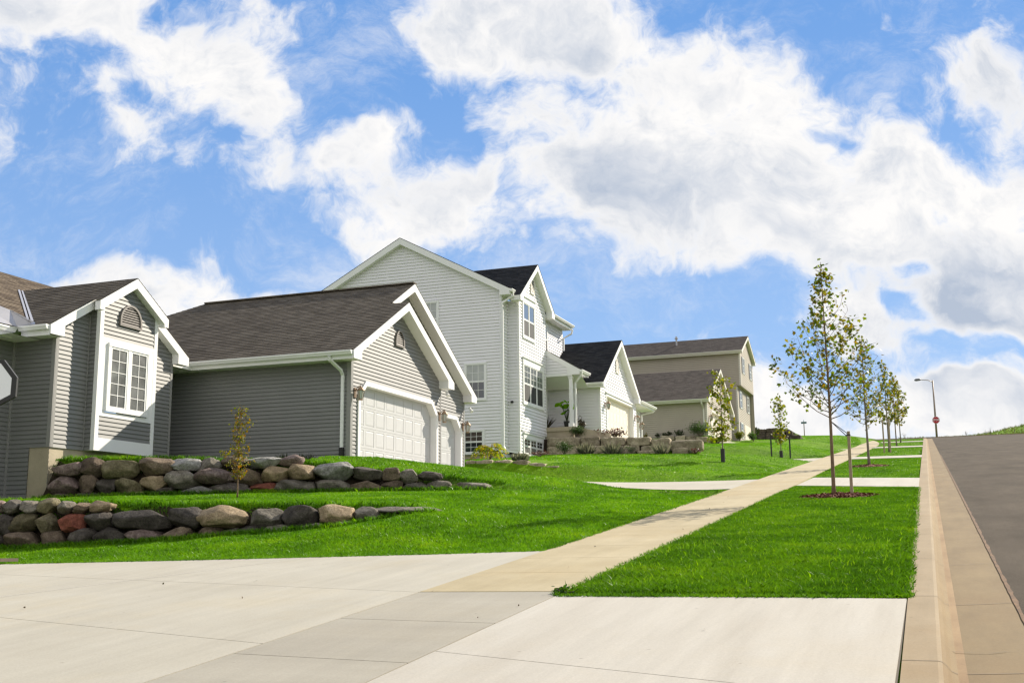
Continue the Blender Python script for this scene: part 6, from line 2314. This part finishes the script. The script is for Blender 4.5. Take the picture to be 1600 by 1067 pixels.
shrub('weed_tuft', (-3.50, 10.90, -.44), .24, .10, 60, .06, 'shrub', 'leafy weed at the corner of the tree lawn and pavement', None, 7, 41, cat='weed')

# porch plants
bp_ = empty('potted_plant', (-15.16, 47.95, 5.33), 'potted plant with bright big leaves behind the porch post', 'plant')
mb = MB(); mb.tube([(-15.16, 47.95, 5.33), (-15.16, 47.95, 5.62)], [.11, .16], 12); mb.build('pot', M['dark_metal'], bp_)
mb = MB(); rng = np.random.default_rng(2)
pp = []
for k in range(15):
    a = rng.uniform(0, 6.28); q = rng.uniform(.05, .30); h = rng.uniform(.35, 1.08)
    e = (-15.16+cos(a)*q, 47.95+sin(a)*q*.6, 5.55+h)
    mb.tube([(-15.16, 47.95, 5.55), e], [.012, .008], 5); pp.append(e)
mb.build('stems', M['shrub_dark'], bp_)
scatter_leaves('foliage', np.array(pp), rng.uniform(.22, .40, len(pp)), oval_leaf(.36), M['bigleaf'], bp_, .1, rng)
shrub('dry_plant', (-14.75, 48.5, 5.0), .62, .85, 240, .10, 'dry', 'dry dark plant right of the porch post', None, 10, 44)
shrub('ornamental_grass', (-16.1, 47.9, 5.33), .32, .62, 70, .4, 'dry', 'tan grass plume standing before the red door', tri_leaf(.06), 3, 45, mode='grass')

# ------------------------------------------------------------------ street lamp, signs, basketball stand
M['steel'] = mat('weathered_pole_steel', (.30, .24, .19), .5, metallic=.3, var=.15, vscale=3)
M['lamp_grey'] = mat('lamp_head_grey', (.16, .16, .17), .5)
M['sign_red'] = mat('stop_sign_red', (.42, .012, .018), .4)
M['sign_white'] = mat('sign_white', (.80, .80, .80), .4)
M['sign_teal'] = mat('street_sign_blue_green', (.03, .12, .14), .4)
M['hoop_white'] = mat('backboard_acrylic', (.72, .74, .76), .25, spec=.6)
M['orange'] = mat('rim_orange', (.55, .12, .02), .4)

px_, py_ = .45, 150.0
pz_ = 13.15
lt = empty('street_lamp', (px_, py_, pz_), 'tall brown street lamp with one arm at the top of the hill', 'street lamp')
mb = MB()
mb.tube([(px_, py_, pz_-.4), (px_, py_, pz_+3.5), (px_, py_, pz_+7.25)], [.13, .11, .08], 10)
mb.build('pole', M['steel'], lt, smooth=True)
mb = MB()
mb.tube([(px_, py_, pz_+7.0), (px_-.5, py_, pz_+7.28), (px_-1.4, py_, pz_+7.40)], [.05, .045, .04], 8)
mb.build('arm', M['steel'], lt, smooth=True)
mb = MB()
mb.tube([(px_-1.35, py_, pz_+7.40), (px_-1.55, py_, pz_+7.42), (px_-1.95, py_, pz_+7.40), (px_-2.15, py_, pz_+7.36)], [.06, .15, .16, .05], 10)
mb.build('lamp_head', M['lamp_grey'], lt, smooth=True)
ss = empty('stop_sign', (px_, py_-.16, pz_+2.25), 'red octagonal stop sign mounted on the street lamp pole', 'stop sign')
mb = MB()
R_ = .46
cx_, cy_, cz_ = px_+.05, py_-.17, pz_+2.25


def octo(r, y):
    return [(cx_+r*cos(pi/8+k*pi/4), y, cz_+r*sin(pi/8+k*pi/4)) for k in range(8)]


mb.prism(octo(R_, cy_), (0, .02, 0))
mb.build('border', M['sign_white'], ss)
mb = MB(); mb.prism(octo(R_*.93, cy_-.012), (0, .009, 0)); mb.build('face', M['sign_red'], ss)
cu = bpy.data.curves.new('stop_text', 'FONT'); cu.body = 'STOP'; cu.size = .34; cu.align_x = 'CENTER'; cu.align_y = 'CENTER'; cu.offset = .008; cu.extrude = .004
tmp = bpy.data.objects.new('tmp', cu); COL.objects.link(tmp)
bpy.context.view_layer.update()
me = bpy.data.meshes.new_from_object(tmp)
bpy.data.objects.remove(tmp)
me.materials.clear(); me.materials.append(M['sign_white'])
tx_ = bpy.data.objects.new('lettering', me); COL.objects.link(tx_)
tx_.matrix_world = Matrix.Translation((cx_, cy_-.020, cz_)) @ Matrix.Rotation(pi/2, 4, 'X')
tx_.parent = ss; tx_.matrix_parent_inverse = ss.matrix_basis.inverted()
mb = MB(); mb.box((cx_-.05, cy_+.02, cz_-.03), (cx_+.05, py_-.09, cz_+.03)); mb.build('bracket', M['steel'], ss)

sx_, sy_ = -13.2, 128.0
sz_ = Tf(sx_, sy_)
st_ = empty('street_sign', (sx_, sy_, sz_), 'small blue green street name sign on a thin post on the skyline', 'street sign')
mb = MB(); mb.tube([(sx_, sy_, sz_-.2), (sx_, sy_, sz_+1.45)], .05, 6); mb.build('post', M['steel'], st_)
mb = MB(); mb.box((sx_-.30, sy_-.03, sz_+1.33), (sx_+.30, sy_-.01, sz_+1.53)); mb.box((sx_-.02, sy_-.27, sz_+1.54), (sx_, sy_+.27, sz_+1.72)); mb.build('blades', M['sign_teal'], st_)

# basketball stand at the left edge of the near driveway
bx_, by_ = -14.35, 14.15
bz_ = float(P(by_))
bk = empty('basketball_stand', (bx_, by_, bz_), 'basketball stand with white fan shaped backboard at the far left', 'basketball hoop')
mb = MB()
mb.prism([(-14.6, 13.62, bz_), (-13.36, 13.72, bz_), (-13.30, 14.02, bz_), (-14.6, 14.3, bz_)], (0, 0, .05))
mb.build('base', mat('stand_base', (.16, .12, .09), .7), bk)
mb = MB()
mb.tube([(-14.55, 14.2, bz_), (-14.55, 14.2, bz_+2.5)], .045, 10)
mb.tube([(-14.55, 14.2, bz_+2.5), (-14.25, 14.06, bz_+2.85)], .03, 8)
mb.tube([(-14.55, 14.2, bz_+2.1), (-14.25, 14.06, bz_+2.6)], .03, 8)
mb.build('pole', M['dark_metal'], bk)
# board: right edge visible; faces the driveway
bc_ = Vector((-14.22, 13.985, 2.74)); bu = Vector((1, .03, 0)).normalized(); bn = Vector((.03, -1, 0)).normalized()
bu = Vector((cos(radians(12)), sin(radians(12)), 0)); bn = Vector((sin(radians(12)), -cos(radians(12)), 0))
fan = [(-.30, -.36), (.30, -.36), (.55, -.24), (.555, .06), (.32, .34), (-.32, .34), (-.555, .06), (-.55, -.24)]
mb = MB()
mb.prism([bc_+bu*a+Vector((0, 0, b)) for a, b in fan], bn*-.03)
mb.build('backboard', M['hoop_white'], bk)
mb = MB()
for i in range(8):
    a, b = fan[i], fan[(i+1) % 8]
    k = .88
    mb.prism([bc_+bn*.004+bu*q[0]*f+Vector((0, 0, q[1]*f)) for q, f in ((a, 1.04), (b, 1.04), (b, k), (a, k))], bn*-.045)
mb.build('board_frame', M['black_plastic'], bk)
mb = MB()
c0 = bc_+bn*.28+Vector((0, 0, -.28))
mb.tube([c0+bu*(.23*cos(2*pi*i/20))+bn*(.23*sin(2*pi*i/20)) for i in range(21)], .010, 6, cap=False)
mb.build('rim', M['orange'], bk)

# ------------------------------------------------------------------ grass
def grass_mat(k_):
    m = bpy.data.materials.new('grass_blades')
    m.use_nodes = True
    nt = m.node_tree
    b = nt.nodes['Principled BSDF']
    out = nt.nodes['Material Output']
    b.inputs['Roughness'].default_value = 0.42
    b.inputs['Specular IOR Level'].default_value = 0.35
    g = nt.nodes.new('ShaderNodeNewGeometry')
    tc = nt.nodes.new('ShaderNodeTexCoord')
    n = nt.nodes.new('ShaderNodeTexNoise'); n.inputs['Scale'].default_value = .9; n.inputs['Detail'].default_value = 7; n.inputs['Roughness'].default_value = .65
    nt.links.new(tc.outputs['Object'], n.inputs['Vector'])
    ad = nt.nodes.new('ShaderNodeMath'); ad.operation = 'MULTIPLY_ADD'; ad.inputs[1].default_value = .42
    sb = nt.nodes.new('ShaderNodeMath'); sb.operation = 'MULTIPLY_ADD'; sb.inputs[1].default_value = 1.6; sb.inputs[2].default_value = -.52
    nt.links.new(n.outputs[0], sb.inputs[0])
    nt.links.new(g.outputs['Random Per Island'], ad.inputs[0]); nt.links.new(sb.outputs[0], ad.inputs[2])
    cr = nt.nodes.new('ShaderNodeValToRGB')
    e = cr.color_ramp.elements
    e[0].position = 0.0; e[0].color = (.031*k_, .088*k_, .001, 1)
    e[1].position = 1.0; e[1].color = (.27*k_, .39*k_, .008, 1)
    for p_, c in ((.3, (.060, .170, .001)), (.55, (.107, .255, .002)), (.80, (.17, .33, .003))):
        k = e.new(p_); k.color = (c[0]*k_, c[1]*k_, c[2], 1)
    nt.links.new(ad.outputs[0], cr.inputs[0])
    nt.links.new(cr.outputs[0], b.inputs['Base Color'])
    t = nt.nodes.new('ShaderNodeBsdfTranslucent')
    nt.links.new(cr.outputs[0], t.inputs['Color'])
    ms = nt.nodes.new('ShaderNodeMixShader'); ms.inputs[0].default_value = .42
    nt.links.new(b.outputs[0], ms.inputs[1]); nt.links.new(t.outputs[0], ms.inputs[2])
    nt.links.new(ms.outputs[0], out.inputs['Surface'])
    return m


M['grass'] = grass_mat(1.0)
M['lawn'] = grass_mat(1.28)
GR = np.random.default_rng(77)
fwv, rtv, upv = (np.array(tuple(v)) for v in (fw, rt, up))


def in_lawn(X, Y):
    """where turf grows"""
    xk = -.30+drift(Y)
    dsh = drift(Y)*np.clip((Y-20)/20, 0, 1)+bend(Y)
    L_, R_ = -5.08+dsh, -3.53+dsh
    wob = .035*np.sin(Y*3.1)+.03*np.sin(Y*7.7+1)+.022*np.sin(Y*17.3+2)+.02*np.sin(Y*29+.4)
    strip = (X > R_-.01-wob*.6) & (X < xk+.02+wob) & (Y > 10.68+.03*np.sin(X*5)+.02*np.sin(X*13+1)+.018*np.sin(X*31)) & (Y < 131)
    yskew = np.clip((xk-X)/3.2, 0, 1)
    for a0, a1, b0, b1 in ((29.2, 34.0, 31.6, 36.3), (55.3, 58.9, 56.0, 59.6), (81, 85, 82, 86), (105, 109, 106, 110)):
        lo, hi = a0+(b0-a0)*yskew, a1+(b1-a1)*yskew
        strip &= ~((Y > lo) & (Y < hi))
    left = (X < L_+.02+wob) & (X > -24) & (Y > drive_edge(X)-.02) & (Y < 132)
    f = np.clip((-5.1-X)/8.9, 0, 1)
    left &= ~((X > -14.2) & (Y > 30.65-4.4*f) & (Y < 36.2-1.4*f))
    left &= ~((X > -14.2) & (Y > 55.2-5.1*f) & (Y < 60.2-2*f))
    left &= ~((X > -14.2) & (Y > 80.5-5*f) & (Y < 86-5*f))
    # house footprints and beds
    left &= ~((X < -13.95) & (Y > 25.6) & (Y < 35))
    left &= ~((X < -18.45) & (Y > 19.9) & (Y < 26))
    left &= ~((X < -15.9) & (Y > 43.3) & (Y < 52))
    left &= ~((X < -13.9) & (Y > 47.5) & (Y < 59))
    left &= ~((X < -13.7) & (Y > 74.2) & (Y < 92))
    left &= ~((X < -12.6) & (Y > 37.3) & (Y < 39.5))
    w1 = np.interp(X, _ax, W1Y); w2 = np.interp(X, _ax, W2Y)
    left &= ~((X < -8.6) & (Y > w1-.28) & (Y < w1+.12))
    left &= ~((X < -9.8) & (Y > w2-.28) & (Y < w2+.12))
    left &= ~((X < -9.0) & (Y > 46.75) & (Y < 47.3))
    mul = ((X+2.02)**2+(Y-25.95)**2 < .70**2) | ((X+2.36)**2+(Y-45.6)**2 < .62**2)
    return (strip | left) & ~mul


def sow(x0, x1, y0, y1, dens, cap):
    n = int(min(cap, (x1-x0)*(y1-y0)*dens))
    X = GR.uniform(x0, x1, n); Y = GR.uniform(y0, y1, n)
    D = np.hypot(X, Y)
    return X, Y, D


def keep_view(X, Y, Z, mx=.16):
    p = np.stack([X, Y, Z], 1)
    d = p@fwv
    u = (p@rtv)/d/(800/1776.4); v = (p@upv)/d/(533/1776.4)
    return (d > 1) & (np.abs(u) < 1+mx) & (np.abs(v) < 1+mx)


def blades(name, label, regs, hgt=(.034, .064), wscale=1.0, m=None):
    Vs = []
    tot = 0
    for (x0, x1, y0, y1, dens) in regs:
        X, Y, D = sow(x0, x1, y0, y1, dens, 900000)
        ok = in_lawn(X, Y)
        X, Y, D = X[ok], Y[ok], D[ok]
        if not len(X):
            continue
        Z = T(X, Y)
        k = keep_view(X, Y, Z)
        X, Y, Z, D = X[k], Y[k], Z[k], D[k]
        n = len(X)
        # patches of longer and shorter turf
        pt = .5+.25*np.sin(X*1.7+1.3*np.sin(Y*.9))*np.sin(Y*1.3+np.sin(X*1.1))+.25*np.sin(X*8.3+2*np.sin(Y*3.1))*np.sin(Y*6.1+1.7*np.sin(X*4.3))
        h = GR.uniform(*hgt, n)*(0.62+.62*pt*GR.uniform(.6, 1.2, n))*np.interp(D, [12, 26, 42, 80], [1, .85, .62, .55])
        w = wscale*np.clip(D*.00027, .0030, .03)*GR.uniform(.7, 1.3, n)
        a = GR.uniform(0, 2*pi, n)
        ln = GR.normal(0, .42, (n, 2))
        base = np.stack([X, Y, Z-.008], 1)
        s = np.stack([np.cos(a)*w, np.sin(a)*w, np.zeros(n)], 1)
        tip = base+np.stack([ln[:, 0]*h, ln[:, 1]*h, h], 1)
        mid = base+np.stack([ln[:, 0]*h*.22, ln[:, 1]*h*.22, h*.58], 1)
        Vs.append(np.stack([base-s, base+s, mid+s*.75, tip, mid-s*.75], 1).reshape(-1, 3))
        tot += n
    V = np.concatenate(Vs)
    F = np.arange(len(V)).reshape(-1, 5)
    o = np_mesh(name, V, F, m or M['grass'])
    tag(o, label, 'grass', kind='stuff')
    return tot


n1 = blades('tree_lawn_grass', 'mown bright green grass between pavement and kerb', [
    (-4, 0, 10.5, 14, 11000), (-4, 0, 14, 19, 6500), (-4.2, 0, 19, 31.7, 2800), (-4.4, 0, 33.5, 59, 520), (-5, 0, 58, 90, 160), (-8, 0, 90, 131, 60)])
n2 = blades('lawn_grass', 'mown bright green grass of the front lawns', [
    (-20, -4.8, 13, 17, 3600), (-20, -4.8, 17, 23, 2500), (-20, -4.8, 23, 32, 1300), (-18, -4.8, 31, 47, 420), (-16, -4.8, 47, 75, 150), (-20, -4.8, 75, 132, 45)], (.048, .074), .9, M['lawn'])
# scattered coarse tufts
M['coarse'] = leaf_mat('coarse_grass', [(.07, .20, .008), (.13, .29, .014), (.20, .34, .03), (.05, .16, .006)], .4)
n3 = blades('coarse_grass', 'scattered longer pale blades in the tree lawn', [(-3.4, -.4, 11, 16, 70), (-3.4, -.4, 16, 24, 20)], (.075, .115), 1.1, M['coarse'])

# longer uncut grass along the foot of the boulder walls and at the paving edges
def fringe(name, label, X, Y, hgt, m):
    n = len(X)
    Z = T(X, Y)
    h = GR.uniform(*hgt, n); w = GR.uniform(.004, .008, n)
    a = GR.uniform(0, 2*pi, n); ln = GR.normal(0, .4, (n, 2))
    base = np.stack([X, Y, Z-.01], 1)
    s = np.stack([np.cos(a)*w, np.sin(a)*w, np.zeros(n)], 1)
    tip = base+np.stack([ln[:, 0]*h, ln[:, 1]*h, h], 1)
    mid = base+np.stack([ln[:, 0]*h*.2, ln[:, 1]*h*.2, h*.6], 1)
    V = np.stack([base-s, base+s, mid+s*.75, tip, mid-s*.75], 1).reshape(-1, 3)
    o = np_mesh(name, V, np.arange(len(V)).reshape(-1, 5), m)
    tag(o, label, 'grass', kind='stuff')


Xa = GR.uniform(-16.5, -8.3, 5200); Ya = np.interp(Xa, _ax, W1Y)-.40-np.abs(GR.normal(0, .10, 5200))
Xb = GR.uniform(-18.2, -9.4, 5600); Yb = np.interp(Xb, _ax, W2Y)-.42-np.abs(GR.normal(0, .10, 5600))
Xc = GR.uniform(-18.2, -9.4, 4000); Yc_ = np.interp(Xc, _ax, W2Y)+.25+np.abs(GR.normal(0, .12, 4000))
Xd = GR.uniform(-16.5, -8.8, 3600); Yd_ = np.interp(Xd, _ax, W1Y)+.25+np.abs(GR.normal(0, .12, 3600))
fringe('uncut_grass', 'longer grass along the boulder walls', np.concatenate([Xa, Xb, Xc, Xd]), np.concatenate([Ya, Yb, Yc_, Yd_]), (.06, .15), M['lawn'])
ne = 7000
Ye = 10.7+GR.uniform(0, 1, ne)**1.6*20
kk_ = GR.integers(0, 3, ne)
Xe = np.where(kk_ == 0, -.29+drift(Ye), np.where(kk_ == 1, -3.53, -5.08))+GR.normal(0, .025, ne)
Ye = np.where((kk_ == 2) & (Ye < 15.1), Ye+4.6, Ye)
ok_ = (Ye < 28.8)
Xf = GR.uniform(-3.5, -.3, 1800); Yf = 10.67+GR.normal(0, .02, 1800)
Xg = GR.uniform(-16, -5.1, 3200); Yg = drive_edge(Xg)+GR.normal(0, .025, 3200)
fringe('edge_grass', 'ragged grass hanging over the paving edges', np.concatenate([Xe[ok_], Xf, Xg]), np.concatenate([Ye[ok_], Yf, Yg]), (.045, .080), M['grass'])
# fallen leaves on the paving
nl = 34
Xl = GR.uniform(-9, -.4, nl); Yl = 6+GR.uniform(0, 1, nl)*22
okl = ~in_lawn(Xl, Yl) & ((Xl > -5) | (Yl < 13))
Xl, Yl = Xl[okl], Yl[okl]
pl_ = np.stack([Xl, Yl, P(Yl)+.012], 1)
dl_ = GR.normal(0, 1, (len(Xl), 3)); dl_[:, 2] = .12; dl_ /= np.linalg.norm(dl_, axis=1, keepdims=True)
o = scatter_leaves('fallen_leaves', pl_, GR.uniform(.018, .034, len(Xl)), star_leaf(), M['dry'], None, 0, GR, dl_)
tag(o, 'few small dry leaves lying on the concrete', 'leaves', kind='stuff')


# rough grass on the bank beyond the crossing
rg = np.random.default_rng(4)
n = 16000
X = rg.uniform(-4, 46, n); Y = 148.3+rg.uniform(0, 1, n)**1.6*36
Z = T(X, Y)
h = rg.uniform(.12, .38, n); w = rg.uniform(.03, .07, n); a = rg.uniform(0, 6.28, n); ln = rg.normal(0, .4, (n, 2))
b_ = np.stack([X, Y, Z-.02], 1); s = np.stack([np.cos(a)*w, np.sin(a)*w, 0*a], 1)
tip = b_+np.stack([ln[:, 0]*h, ln[:, 1]*h, h], 1)
V = np.stack([b_-s, b_+s, tip], 1).reshape(-1, 3)
M['rough_grass'] = leaf_mat('rough_bank_grass', [(.05, .10, .012), (.09, .14, .018), (.15, .14, .04), (.045, .08, .012), (.11, .12, .03)], .3)
o = np_mesh('bank_grass', V, np.arange(len(V)).reshape(-1, 3), M['rough_grass'])
tag(o, 'rough grass covering the bank beyond the crossing', 'grass', kind='stuff')
for i, (x, y, h_, w_) in enumerate(((3.9, 151.5, 1.0, .5), (6.3, 153, .9, .7), (6.7, 153.4, 1.2, .4), (-3.3, 150.2, 1.0, .9), (9.6, 154.5, .7, .4))):
    shrub('dry_weed', (x, y, Tf(x, y)), w_, h_, 60, .12, 'dry', ('tall bare weed left on the far bank', 'clump of bare weeds in the middle of the far bank', 'tallest thin weed stalk on the far bank', 'dry grey bush left of the street lamp', 'rightmost bare weed on the far bank')[i], tri_leaf(.10), 6, 80+i, 'weeds on the far bank', cat='weed')
